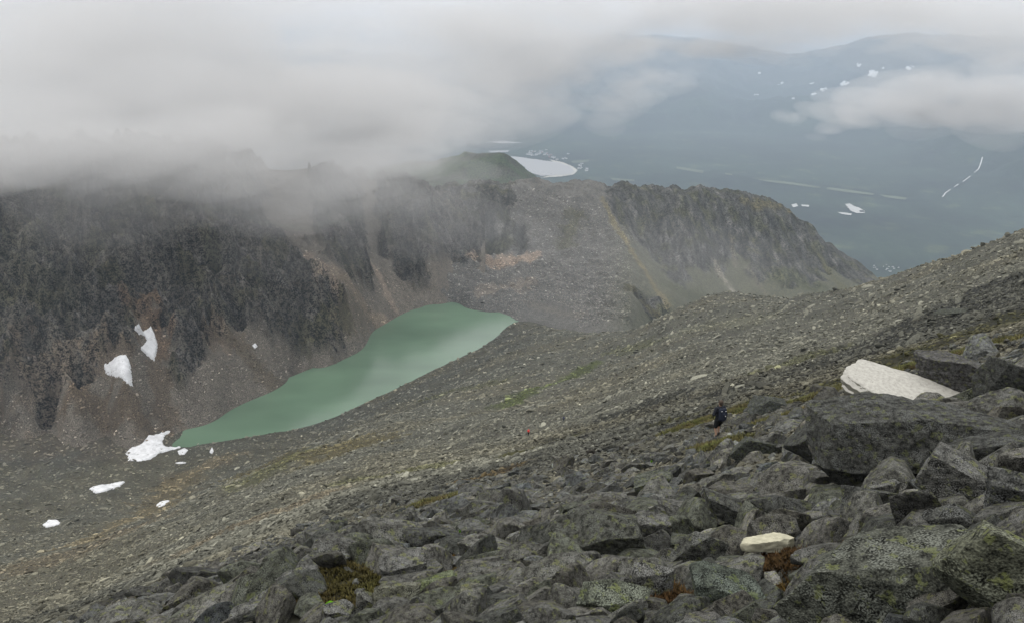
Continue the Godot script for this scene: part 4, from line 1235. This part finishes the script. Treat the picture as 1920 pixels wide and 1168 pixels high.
func build_rubble() -> void:
	rng.seed = 77
	var mids := []
	var smalls := []
	for k in 16: mids.append(rock_mesh(4, 200 + k, Vector3(rng.randf_range(0.8, 1.1), rng.randf_range(0.35, 0.75), rng.randf_range(0.6, 0.95)), 0.03, Color(1, 1, 1), 6, 0.38))
	for k in 12: smalls.append(rock_mesh(1, 300 + k, Vector3(rng.randf_range(0.9, 1.4), rng.randf_range(0.26, 0.55), rng.randf_range(0.55, 0.85)), 0.0, Color(1, 1, 1), 5, 0.35, true))
	# near rocks: laid out one by one, biggest first
	var all := []
	var cells := {}
	for k in 26000:
		var az := deg_to_rad(rng.randf_range(-44, 44))
		var lr := rng.randf_range(log(3.0), log(60.0))
		var r := exp(lr)
		var p := Vector2(sin(az), -cos(az)) * r
		var size := clampf(exp(rng.randfn(log(0.17), 0.55)), 0.06, 0.85)
		size = minf(size, maxf(0.045 * r, 0.14))
		all.append([size, p, r])
	all.sort_custom(func(a, b): return a[0] > b[0])
	var kept := []
	for a in all:
		var p: Vector2 = a[1]
		var s: float = a[0]
		var bad := false
		for f in footprints:
			if p.distance_to(f[0]) < f[1] + s * 0.2:
				bad = true; break
		if bad: continue
		var cx := int(floor(p.x / 0.9)); var cy := int(floor(p.y / 0.9))
		for i in range(cx - 1, cx + 2):
			for j in range(cy - 1, cy + 2):
				for q in cells.get(Vector2i(i, j), []):
					if p.distance_to(q[1]) < (s + q[0]) * 0.62:
						bad = true; break
				if bad: break
			if bad: break
		if bad: continue
		if in_bed(pixel_of(Vector3(p.x, slope_height(p.x, p.y) + s * 0.5, p.y)), 1.05) and (s > 0.09 or rng.randf() < 0.55): continue
		var mossy := moss_at(p)
		if mossy > 0.35 and (s > 0.16 or rng.randf() < 0.94): continue
		if mossy > 0.1 and rng.randf() < 0.5: continue
		var key := Vector2i(cx, cy)
		if not cells.has(key): cells[key] = []
		cells[key].append(a)
		kept.append(a)
	kept.sort_custom(func(a, b): return a[0] / a[2] > b[0] / b[2])
	var placed := 0
	var near := []
	for k in mids.size(): near.append([])
	for a in kept:
		var p: Vector2 = a[1]
		var t := rock_place(p, a[0], 1.0)
		var kind := rng.randi() % mids.size()
		var seen_at := pixel_of(t.origin)
		if placed < 235 and seen_at.x > -10 and seen_at.x < 1930 and seen_at.y < 1180:
			var o := MeshInstance3D.new()
			o.name = numbered("rock")
			o.mesh = mids[kind]
			var tone: int = rng.randi() % M.stone_tints.size()
			o.material_override = M.stone_tints[tone]
			o.transform = t
			add_child(o)
			tag(o, rock_label(seen_at, tone, a[0] * 2.0 / t.origin.length() * FOCAL, t.basis.y.length() / t.basis.x.length()), "rock", "loose rocks of the foreground")
			placed += 1
		else:
			near[kind].append(t)
	print("near rocks ", kept.size())
	var heap := base("scree_rubble")
	tag(heap, "grey broken rubble covering the whole slope down to the lake", "rubble", "", "stuff")
	for k in mids.size(): scatter(heap, "stones", mids[k], near[k], M.rubble, [])
	# finer stones down the slope to the lake
	var lists := []
	for k in smalls.size(): lists.append([])
	for k in 280000:
		var az := deg_to_rad(rng.randf_range(-43, 38))
		var r := exp(rng.randf_range(log(12.0), log(780.0)))
		var p := Vector2(sin(az), -cos(az)) * r
		var size := r * lerpf(0.0014, 0.0009, smoothstep(60.0, 200.0, r)) * exp(rng.randfn(0.0, 0.6)) + 0.04
		size = clampf(size, 0.07, 1.9)
		if r < 60.0: size = minf(size, 0.32)
		var mossy := moss_at(p)
		if mossy > 0.3 and rng.randf() < mossy * 1.1: continue
		if r < 14.0 and in_bed(pixel_of(Vector3(p.x, slope_height(p.x, p.y), p.y))): continue
		var t := rock_place(p, size, 1.25)
		if t.origin.y < LAKE_Y + 0.1: continue
		lists[rng.randi() % smalls.size()].append(t)
	for k in smalls.size(): scatter(heap, "stones", smalls[k], lists[k], M.pebble, tinted(lists[k], "slope"))
	# blocks on the talus under the wall and on the moraine
	lists.clear()
	for k in smalls.size(): lists.append([])
	for k in 30000:
		var az := deg_to_rad(rng.randf_range(-11, 9))
		var r := rng.randf_range(690, 960)
		var x := sin(az) * r
		var z := -cos(az) * r
		var y := ridge_height(x, z)
		if y < LAKE_Y + 0.3 or cliff_of(az, y, x, z) > 0.5: continue
		var s := clampf(exp(rng.randfn(log(0.6), 0.42)), 0.35, 2.2)
		lists[rng.randi() % smalls.size()].append(Transform3D(Basis.from_euler(Vector3(rng.randfn() * 0.3, rng.randf() * TAU, rng.randfn() * 0.3)).scaled(Vector3.ONE * s), Vector3(x, y + s * 0.1, z)))
	for k in 26000:
		var az := deg_to_rad(rng.randf_range(-36, -6))
		var r := rng.randf_range(440, 800)
		var x := sin(az) * r
		var z := -cos(az) * r
		var y := wall_height(x, z)
		if y < LAKE_Y + 0.3 or wall_rock(x, z, y - LAKE_Y) > 0.5: continue
		var s := clampf(exp(rng.randfn(log(0.55), 0.45)), 0.3, 2.4)
		lists[rng.randi() % smalls.size()].append(Transform3D(Basis.from_euler(Vector3(rng.randfn() * 0.3, rng.randf() * TAU, rng.randfn() * 0.3)).scaled(Vector3.ONE * s), Vector3(x, y + s * 0.1, z)))
	var talus := base("talus_rubble")
	tag(talus, "pale broken rubble at the foot of the wall and over the moraine", "rubble", "", "stuff")
	for k in smalls.size(): scatter(talus, "stones", smalls[k], lists[k], M.pebble, tinted(lists[k], "talus"))

func pixel_of(p: Vector3) -> Vector2:
	var q := p.rotated(Vector3.RIGHT, deg_to_rad(-PITCH))
	return Vector2(960.0 + q.x / -q.z * FOCAL, 584.0 - q.y / -q.z * FOCAL)

func moss_at(p: Vector2) -> float:
	var best := 0.0
	for zn in zones:
		if zn.kind != "slope" or zn.c.g > 0.1 or zn.c.b > 0.06: continue
		var a: Vector2 = zn.a
		var b: Vector2 = zn.b
		var d: float = p.distance_to(Geometry2D.get_closest_point_to_segment(p, a, b)) / zn.w
		if d > 1.6: continue
		var edge := n_big.get_noise_2d(p.x * 3.0, p.y * 3.0) * 0.8 + n_mid.get_noise_2d(p.x * 2.0, p.y * 2.0) * 0.9
		best = maxf(best, smoothstep(0.95, 0.35, d + edge * 0.75) * zn.s)
	return best

func rock_place(p: Vector2, size: float, tumble: float) -> Transform3D:
	var y := slope_height(p.x, p.y)
	var e := maxf(size * 1.5, 0.5)
	var n := Vector3(slope_height(p.x - e, p.y) - slope_height(p.x + e, p.y), 2.0 * e, slope_height(p.x, p.y - e) - slope_height(p.x, p.y + e)).normalized()
	var yaw := rng.randfn() * 0.7 + 0.9
	var side := Vector3(cos(yaw), 0, -sin(yaw))
	var zed := side.cross(n).normalized()
	var b := Basis(n.cross(zed).normalized(), n, zed)
	b = b * Basis.from_euler(Vector3(rng.randfn() * 0.28, 0, rng.randfn() * 0.28) * tumble)
	var k := size * Vector3(rng.randf_range(0.85, 1.25), rng.randf_range(0.75, 1.2), rng.randf_range(0.8, 1.1))
	return Transform3D(b.scaled_local(k), Vector3(p.x, y, p.y) + n * size * rng.randf_range(0.0, 0.3))

func tinted(list: Array, kind: String) -> Array:
	# stones are of the matter they lie in
	var out := []
	for t: Transform3D in list:
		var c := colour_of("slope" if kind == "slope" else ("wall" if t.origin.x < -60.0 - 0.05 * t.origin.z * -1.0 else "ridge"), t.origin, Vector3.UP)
		var v := exp(rng.randfn(0.0, 0.27)) * 1.75
		if rng.randf() < 0.05: v *= 1.7
		out.append(Color(c.r * v, c.g * v, c.b * v))
	return out

func scatter(parent: Node3D, called: String, mesh: Mesh, list: Array, mat: Material, tints: Array) -> void:
	var mm := MultiMesh.new()
	mm.transform_format = MultiMesh.TRANSFORM_3D
	mm.use_colors = true
	mm.mesh = mesh
	mm.instance_count = list.size()
	for i in list.size():
		mm.set_instance_transform(i, list[i])
		if tints.size():
			mm.set_instance_color(i, tints[i])
			continue
		var v := 0.82 * exp(rng.randfn(0.0, 0.3))
		if rng.randf() < 0.05: v *= 1.8
		var warm := rng.randfn() * 0.03
		mm.set_instance_color(i, Color(v * (1.0 + warm), v, v * (1.0 - warm * 1.4)))
	var o := MultiMeshInstance3D.new()
	o.name = called
	o.multimesh = mm
	o.material_override = mat
	tag(o, "", "", "", "stuff")
	parent.add_child(o, true)

# ------------------------------------------------------------------ people: one continuous surface round tapered bones
func bone_distance(p: Vector3, bones: Array, blend: float) -> float:
	var best := 1e9
	for b in bones:
		var a: Vector3 = b[0]
		var ab: Vector3 = b[1] - a
		var t := clampf((p - a).dot(ab) / maxf(ab.length_squared(), 1e-9), 0.0, 1.0)
		var d: float = p.distance_to(a + ab * t) - lerpf(b[2], b[3], t)
		var h := clampf(0.5 + 0.5 * (best - d) / blend, 0.0, 1.0)
		best = lerpf(best, d, h) - blend * h * (1.0 - h) if best < 1e8 else d
	return best

func skin_over(st: SurfaceTool, bones: Array, cell: float, blend := 0.03, first := 0) -> int:
	var lo := Vector3(1e9, 1e9, 1e9)
	var hi := -lo
	for b in bones:
		var w := Vector3.ONE * (maxf(b[2], b[3]) + cell * 2.0)
		lo = lo.min(b[0] - w).min(b[1] - w)
		hi = hi.max(b[0] + w).max(b[1] + w)
	var n := Vector3i(((hi - lo) / cell).ceil()) + Vector3i.ONE
	var field := PackedFloat32Array(); field.resize(n.x * n.y * n.z)
	for z in n.z:
		for y in n.y:
			for x in n.x: field[(z * n.y + y) * n.x + x] = bone_distance(lo + Vector3(x, y, z) * cell, bones, blend)
	var id := {}
	var count := first
	var step := [1, n.x, n.x * n.y]
	for z in n.z - 1:
		for y in n.y - 1:
			for x in n.x - 1:
				var o := (z * n.y + y) * n.x + x
				var c := Vector3.ZERO
				var m := 0
				var corner := [o, o + 1, o + step[1], o + step[1] + 1, o + step[2], o + step[2] + 1, o + step[2] + step[1], o + step[2] + step[1] + 1]
				var neg := 0
				for k in 8: neg += 1 if field[corner[k]] < 0.0 else 0
				if neg == 0 or neg == 8: continue
				for e in [[0, 1], [2, 3], [4, 5], [6, 7], [0, 2], [1, 3], [4, 6], [5, 7], [0, 4], [1, 5], [2, 6], [3, 7]]:
					var fa := field[corner[e[0]]]
					var fb := field[corner[e[1]]]
					if (fa < 0.0) == (fb < 0.0): continue
					var t := fa / (fa - fb)
					var pa := Vector3(e[0] & 1, (e[0] >> 1) & 1, e[0] >> 2)
					var pb := Vector3(e[1] & 1, (e[1] >> 1) & 1, e[1] >> 2)
					c += pa.lerp(pb, t)
					m += 1
				id[o] = count
				count += 1
				st.add_vertex(lo + (Vector3(x, y, z) + c / m) * cell)
	for o in id:
		for axis in 3:
			var a: int = step[axis]
			var b: int = step[(axis + 1) % 3]
			var c: int = step[(axis + 2) % 3]
			var fa := field[o]
			var fb := field[o + a]
			if (fa < 0.0) == (fb < 0.0): continue
			if not (id.has(o - b) and id.has(o - c) and id.has(o - b - c)): continue
			var q := [id[o - b - c], id[o - c], id[o], id[o - b]]
			for k in ([0, 2, 1, 0, 3, 2] if fa < 0.0 else [0, 1, 2, 0, 2, 3]): st.add_index(q[k])
	return count

func skinned(bones: Array, cell: float, blend := 0.03) -> ArrayMesh:
	var st := SurfaceTool.new()
	st.begin(Mesh.PRIMITIVE_TRIANGLES)
	st.set_smooth_group(0)
	skin_over(st, bones, cell, blend)
	st.generate_normals()
	return st.commit()

func hand(wrist: Vector3, along: Vector3, side: Vector3) -> Array:
	# palm, four fingers a little curled, thumb from the side of the palm
	var f := along.normalized()
	var s := side.normalized()
	var curl := f.cross(s).normalized()
	var out := [[wrist, wrist + f * 0.075, 0.026, 0.022], [wrist + f * 0.03 - s * 0.02, wrist + f * 0.085 - s * 0.028, 0.018, 0.014], [wrist + f * 0.03 + s * 0.02, wrist + f * 0.085 + s * 0.026, 0.018, 0.014]]
	for k in 4:
		var root := wrist + f * 0.085 + s * (0.03 - 0.02 * k)
		var long: float = [0.062, 0.074, 0.07, 0.054][k]
		var mid := root + f * long * 0.55 + curl * 0.012
		out.append([root, mid, 0.0095, 0.0085])
		out.append([mid, mid + (f * 0.55 + curl * 0.75).normalized() * long * 0.5, 0.0085, 0.0075])
	var t := wrist + f * 0.03 + s * 0.03
	out.append([t, t + (f * 0.7 + s * 0.7).normalized() * 0.04, 0.012, 0.01])
	out.append([t + (f * 0.7 + s * 0.7).normalized() * 0.04, t + (f * 0.9 + s * 0.5).normalized() * 0.068, 0.01, 0.008])
	return out

func person(px: float, py: float, face: float, label: String, look: Dictionary, cell: float, tall := 1.0) -> void:
	var at := hit("slope", px, py)
	var o := base("person", at)
	tag(o, label, "person", "hikers on the slope")
	o.rotation.y = face
	o.scale = Vector3.ONE * tall
	var pelvis := Vector3(0, 0.93, 0)
	var chest := Vector3(0.015, 1.33, -0.03)
	var neck := Vector3(0.03, 1.5, -0.035)
	var head := Vector3(0.04, 1.655, -0.06)
	var ls := Vector3(-0.18, 1.43, -0.02); var le := Vector3(-0.33, 1.2, 0.03); var lw := Vector3(-0.2, 1.06, -0.18)
	var rs := Vector3(0.2, 1.43, -0.02); var re := Vector3(0.27, 1.15, 0.05); var rw := Vector3(0.27, 0.93, -0.1)
	var lh := Vector3(-0.1, 0.9, 0); var lk := Vector3(-0.13, 0.5, -0.05); var la := Vector3(-0.14, 0.09, 0.08)
	var rh := Vector3(0.1, 0.9, 0); var rk := Vector3(0.12, 0.52, -0.17); var ra := Vector3(0.11, 0.1, -0.12)
	var body := [[pelvis, chest, 0.14, 0.15], [chest, neck, 0.14, 0.06], [neck, head, 0.055, 0.06], [head + Vector3(0, 0.03, 0.015), head + Vector3(0, -0.03, -0.015), 0.098, 0.078], [head + Vector3(0, -0.02, -0.09), head + Vector3(0, -0.035, -0.11), 0.018, 0.014], [head + Vector3(-0.095, -0.01, 0), head + Vector3(-0.098, -0.035, 0), 0.016, 0.012], [head + Vector3(0.095, -0.01, 0), head + Vector3(0.098, -0.035, 0), 0.016, 0.012],
		[ls, le, 0.055, 0.043], [le, lw, 0.042, 0.03], [rs, re, 0.055, 0.043], [re, rw, 0.042, 0.03],
		[lh, lk, 0.088, 0.06], [lk, la, 0.06, 0.04], [rh, rk, 0.088, 0.06], [rk, ra, 0.06, 0.04], [la, la + Vector3(0, -0.03, -0.12), 0.04, 0.03], [ra, ra + Vector3(0, -0.03, -0.12), 0.04, 0.03]]
	var st := SurfaceTool.new()
	st.begin(Mesh.PRIMITIVE_TRIANGLES)
	st.set_smooth_group(0)
	var n := skin_over(st, body, cell)
	var fine := maxf(cell * 0.3, 0.006)
	n = skin_over(st, hand(lw, lw - le, Vector3(0, 1, -0.3)), fine, 0.008, n)
	n = skin_over(st, hand(rw, rw - re, Vector3(0, 0.2, -1)), fine, 0.008, n)
	st.generate_normals()
	put("body", st.commit(), matte(lin(0.32, 0.2, 0.14), 0.7), o)
	put("jacket", skinned([[pelvis + Vector3(0, 0.0, 0), chest, 0.175, 0.185], [chest, neck + Vector3(0, -0.03, 0), 0.17, 0.085], [ls, le, 0.085, 0.068], [le, lw, 0.066, 0.048], [rs, re, 0.085, 0.068], [re, rw, 0.066, 0.048]], cell), matte(look.jacket), o)
	put("trousers", skinned([[pelvis + Vector3(0, -0.02, 0), pelvis + Vector3(0, 0.1, 0), 0.165, 0.15], [lh, lh.lerp(lk, look.leg), 0.12, 0.098], [rh, rh.lerp(rk, look.leg), 0.12, 0.098]] + ([[lk, la, 0.09, 0.065], [rk, ra, 0.09, 0.065]] if look.long else []), cell), matte(look.trousers), o)
	for f in [la, ra]: put("boot", skinned([[f + Vector3(0, 0.05, 0.01), f + Vector3(0, -0.03, 0.02), 0.062, 0.055], [f + Vector3(0, -0.035, 0.02), f + Vector3(0, -0.045, -0.15), 0.052, 0.042]], cell), matte(lin(0.03, 0.028, 0.025)), o)
	put("hair", skinned([[head + Vector3(0, 0.045, 0.03), head + Vector3(0, -0.04, 0.05), 0.112, 0.08]], cell), matte(look.hair), o)
	if look.has("pack"):
		var pack := put("backpack", skinned([[Vector3(-0.09, 1.05, 0.22), Vector3(-0.08, 1.42, 0.19), 0.1, 0.1], [Vector3(0.1, 1.05, 0.22), Vector3(0.1, 1.42, 0.19), 0.1, 0.1], [Vector3(0, 1.02, 0.25), Vector3(0.0, 1.25, 0.28), 0.1, 0.08]], cell, 0.06), matte(look.pack), o)
		for q in [Vector3(0.08, 1.4, 0.3), Vector3(0.03, 1.2, 0.36), Vector3(-0.12, 1.42, 0.29)]:
			put("reflector", skinned([[q, q + Vector3(0.02, 0.01, 0), 0.016, 0.016]], 0.012), matte(lin(0.7, 0.7, 0.72), 0.3), pack)

func build_people() -> void:
	person(1346, 820, 0.35, "hiker in dark jacket and shorts with backpack, walking down the boulder slope", {"jacket": lin(0.014, 0.016, 0.022), "trousers": lin(0.012, 0.013, 0.014), "leg": 0.85, "long": false, "hair": lin(0.06, 0.045, 0.035), "pack": lin(0.016, 0.02, 0.032)}, 0.024)
	person(991, 816, 0.5, "small distant hiker in a bright red jacket", {"jacket": lin(0.75, 0.05, 0.035), "trousers": lin(0.02, 0.02, 0.02), "leg": 0.9, "long": true, "hair": lin(0.25, 0.12, 0.09), "pack": lin(0.5, 0.06, 0.05)}, 0.05, 0.88)
	person(1057, 790, -0.5, "small distant hiker in dark blue, uphill of the red one", {"jacket": lin(0.03, 0.035, 0.11), "trousers": lin(0.015, 0.016, 0.03), "leg": 0.9, "long": true, "hair": lin(0.04, 0.03, 0.03), "pack": lin(0.02, 0.022, 0.05)}, 0.05, 0.75)

# ------------------------------------------------------------------ moss and heather
func tuft_mesh(seed_: int) -> ArrayMesh:
	var g := RandomNumberGenerator.new()
	g.seed = seed_
	var v := PackedVector3Array()
	var n := PackedVector3Array()
	for k in 26:
		var a := g.randf() * TAU
		var r := sqrt(g.randf()) * 0.05
		var foot := Vector3(cos(a) * r, -0.01, sin(a) * r)
		var tip := foot + Vector3(g.randfn() * 0.014, g.randf_range(0.02, 0.045), g.randfn() * 0.014)
		var side := Vector3(cos(a + 1.5), 0, sin(a + 1.5)) * g.randf_range(0.004, 0.008)
		v.append(foot - side); v.append(tip); v.append(foot + side)
		var m := (tip - foot - side).cross(side * 2.0).normalized()
		m = (m if m.y > 0 else -m)
		for e in 3: n.append((m + Vector3.UP).normalized())
	return arrays_mesh(v, n, PackedColorArray(), PackedInt32Array())

func build_moss() -> void:
	rng.seed = 31
	var mat := matte(Color.WHITE)
	mat.vertex_color_use_as_albedo = true
	mat.backlight_enabled = true
	mat.backlight = lin(0.2, 0.2, 0.2)
	var heap := base("heather_moss")
	tag(heap, "brown and olive moss growing in beds between the rocks", "moss", "", "stuff")
	var lists := [[], [], []]
	var tints := [[], [], []]
	for zn in zones:
		if zn.kind != "slope" or zn.c.b > 0.06 or zn.c.g > 0.1: continue
		var a: Vector2 = zn.a
		var b: Vector2 = zn.b
		var far_ := a.length()
		if far_ > 60.0: continue
		var scale_ := clampf(far_ * 0.11, 1.0, 4.5)
		var many := int(minf((a.distance_to(b) + zn.w) * zn.w * 2.0 / (0.0018 * scale_ * scale_), 3600.0))
		for k in many:
			var p: Vector2 = a.lerp(b, rng.randf_range(-0.15, 1.15)) + Vector2(rng.randfn(), rng.randfn()) * zn.w * 0.55
			if moss_at(p) < 0.35 and not (far_ < 12.0 and in_bed(pixel_of(Vector3(p.x, slope_height(p.x, p.y), p.y)), 0.95)): continue
			var s := rng.randf_range(0.6, 1.3) * scale_
			var y := slope_height(p.x, p.y)
			var which := rng.randi() % 3
			lists[which].append(Transform3D(Basis.from_euler(Vector3(rng.randfn() * 0.2, rng.randf() * TAU, rng.randfn() * 0.2)).scaled(Vector3.ONE * s), Vector3(p.x, y, p.y)))
			var c: Color = zn.c
			var v := exp(rng.randfn(0.0, 0.3)) * 1.15
			var g := 1.0 + 0.35 * n_mid.get_noise_2d(p.x * 8.0, p.y * 8.0)
			tints[which].append(Color(c.r * v, c.g * v * g, c.b * v))
	for k in 3: scatter(heap, "tufts", tuft_mesh(50 + k), lists[k], mat, tints[k])
	# bright cushions
	for q in [[617, 1136, 26, 20, "lime-green cushion of moss on a grey rock at the bottom edge", 1.0], [863, 997, 6, 9, "tiny lime-green tuft on rock right of the flat white slab", 0.97], [1223, 866, 6, 8, "left one of two tiny lime-green tufts above the jumbled blocks", 0.98], [1236, 858, 5, 4, "right one of two tiny lime-green tufts above the jumbled blocks", 0.98]]:
		boulder("moss_cushion", q[0], q[1], q[2], q[3], q[4], 60 + int(q[0]) % 7, {"mat": M.lime, "tint": Color(0.2, 0.5, 0.02), "level": 4, "rough": 0.16, "cuts": 12, "nearer": q[5], "roll": 30, "deep": 0.6, "category": "moss"})

func build() -> void:
	set_noise()
	survey_slope(); survey_wall(); survey_ridge(); survey_far()
	survey_cliffs()
	survey_patches()
	survey_near_shade()
	print("surveyed ", Time.get_ticks_msec())
	make_textures()
	make_materials()
	print("textures ", Time.get_ticks_msec())
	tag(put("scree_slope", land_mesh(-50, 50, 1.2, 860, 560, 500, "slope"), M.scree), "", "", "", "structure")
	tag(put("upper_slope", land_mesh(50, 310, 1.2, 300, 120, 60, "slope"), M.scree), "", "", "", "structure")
	tag(put("rock_wall", land_mesh(-46, -2, 400, 1150, 500, 380, "wall"), null), "", "", "", "structure")
	tag(put("back_ridge", land_mesh(-12, 32, 640, 1700, 500, 320, "ridge"), null), "", "", "", "structure")
	print("land ", Time.get_ticks_msec())
	build_lake()
	build_valley()
	build_snow()
	build_boulders()
	print("boulders ", Time.get_ticks_msec())
	build_rubble()
	build_moss()
	build_people()
	build_clouds()
	print("built ", Time.get_ticks_msec())

func build_lake() -> void:
	var water := StandardMaterial3D.new()
	water.albedo_color = lin(0.143, 0.229, 0.15)
	water.roughness = 0.14
	water.albedo_texture = T.milk
	water.uv1_triplanar = true
	water.uv1_world_triplanar = true
	water.uv1_scale = Vector3(1.0 / 700.0, 1.0, 1.0 / 420.0)
	var shore := []
	for q in [[296, 838], [345, 800], [430, 766], [476, 744], [540, 708], [600, 684], [655, 660], [680, 640], [690, 620], [725, 600], [752, 584], [790, 572], [830, 564], [870, 570], [920, 580], [974, 599], [955, 622], [920, 650], [880, 680], [800, 716], [740, 744], [680, 768], [620, 796], [560, 814], [490, 826], [400, 838]]:
		var g := level(q[0], q[1], LAKE_Y)
		shore.append(Vector2(g.x, g.z))
	var v := PackedVector3Array()
	for i in Geometry2D.triangulate_polygon(PackedVector2Array(shore)): v.append(Vector3(shore[i].x, 0, shore[i].y))
	var n := PackedVector3Array(); n.resize(v.size()); n.fill(Vector3.UP)
	var o := put("lake", arrays_mesh(v, n, PackedColorArray(), PackedInt32Array()), water)
	o.position.y = LAKE_Y
	tag(o, "", "", "", "structure")

func _ready() -> void:
	# camera
	var cam := Camera3D.new()
	add_child(cam)
	cam.fov = FOV
	cam.near = 0.1
	cam.far = 60000.0
	cam.rotation_degrees.x = PITCH
	# overcast sky, three times brighter overhead than at the horizon
	var around := WorldEnvironment.new()
	add_child(around)
	var e := Environment.new()
	around.environment = e
	e.background_mode = Environment.BG_SKY
	e.tonemap_mode = Environment.TONE_MAPPER_LINEAR
	e.tonemap_exposure = 1.0
	e.sky = Sky.new()
	var air := ProceduralSkyMaterial.new()
	e.sky.sky_material = air
	e.background_energy_multiplier = 2.35
	air.sky_curve = 0.6
	air.sky_top_color = lin(1.0, 1.0, 1.0)
	air.sky_horizon_color = lin(0.34, 0.34, 0.35)
	air.ground_horizon_color = lin(0.3, 0.3, 0.31)
	air.ground_bottom_color = lin(0.15, 0.15, 0.15)
	e.sdfgi_enabled = true
	e.ssao_enabled = true
	e.ssil_enabled = true
	e.volumetric_fog_enabled = true
	e.volumetric_fog_density = 0.0
	e.fog_enabled = true
	e.fog_density = 0.0001
	e.fog_light_color = Color(0.83, 0.9, 0.97)
	var sun := DirectionalLight3D.new()
	add_child(sun)
	sun.light_energy = 0.3
	sun.light_angular_distance = 20.0
	sun.light_color = Color(1.0, 0.97, 0.92)
	sun.shadow_enabled = true
	sun.look_at_from_position(Vector3.ZERO, Vector3(0.6, -1.0, 0.25))
	build()
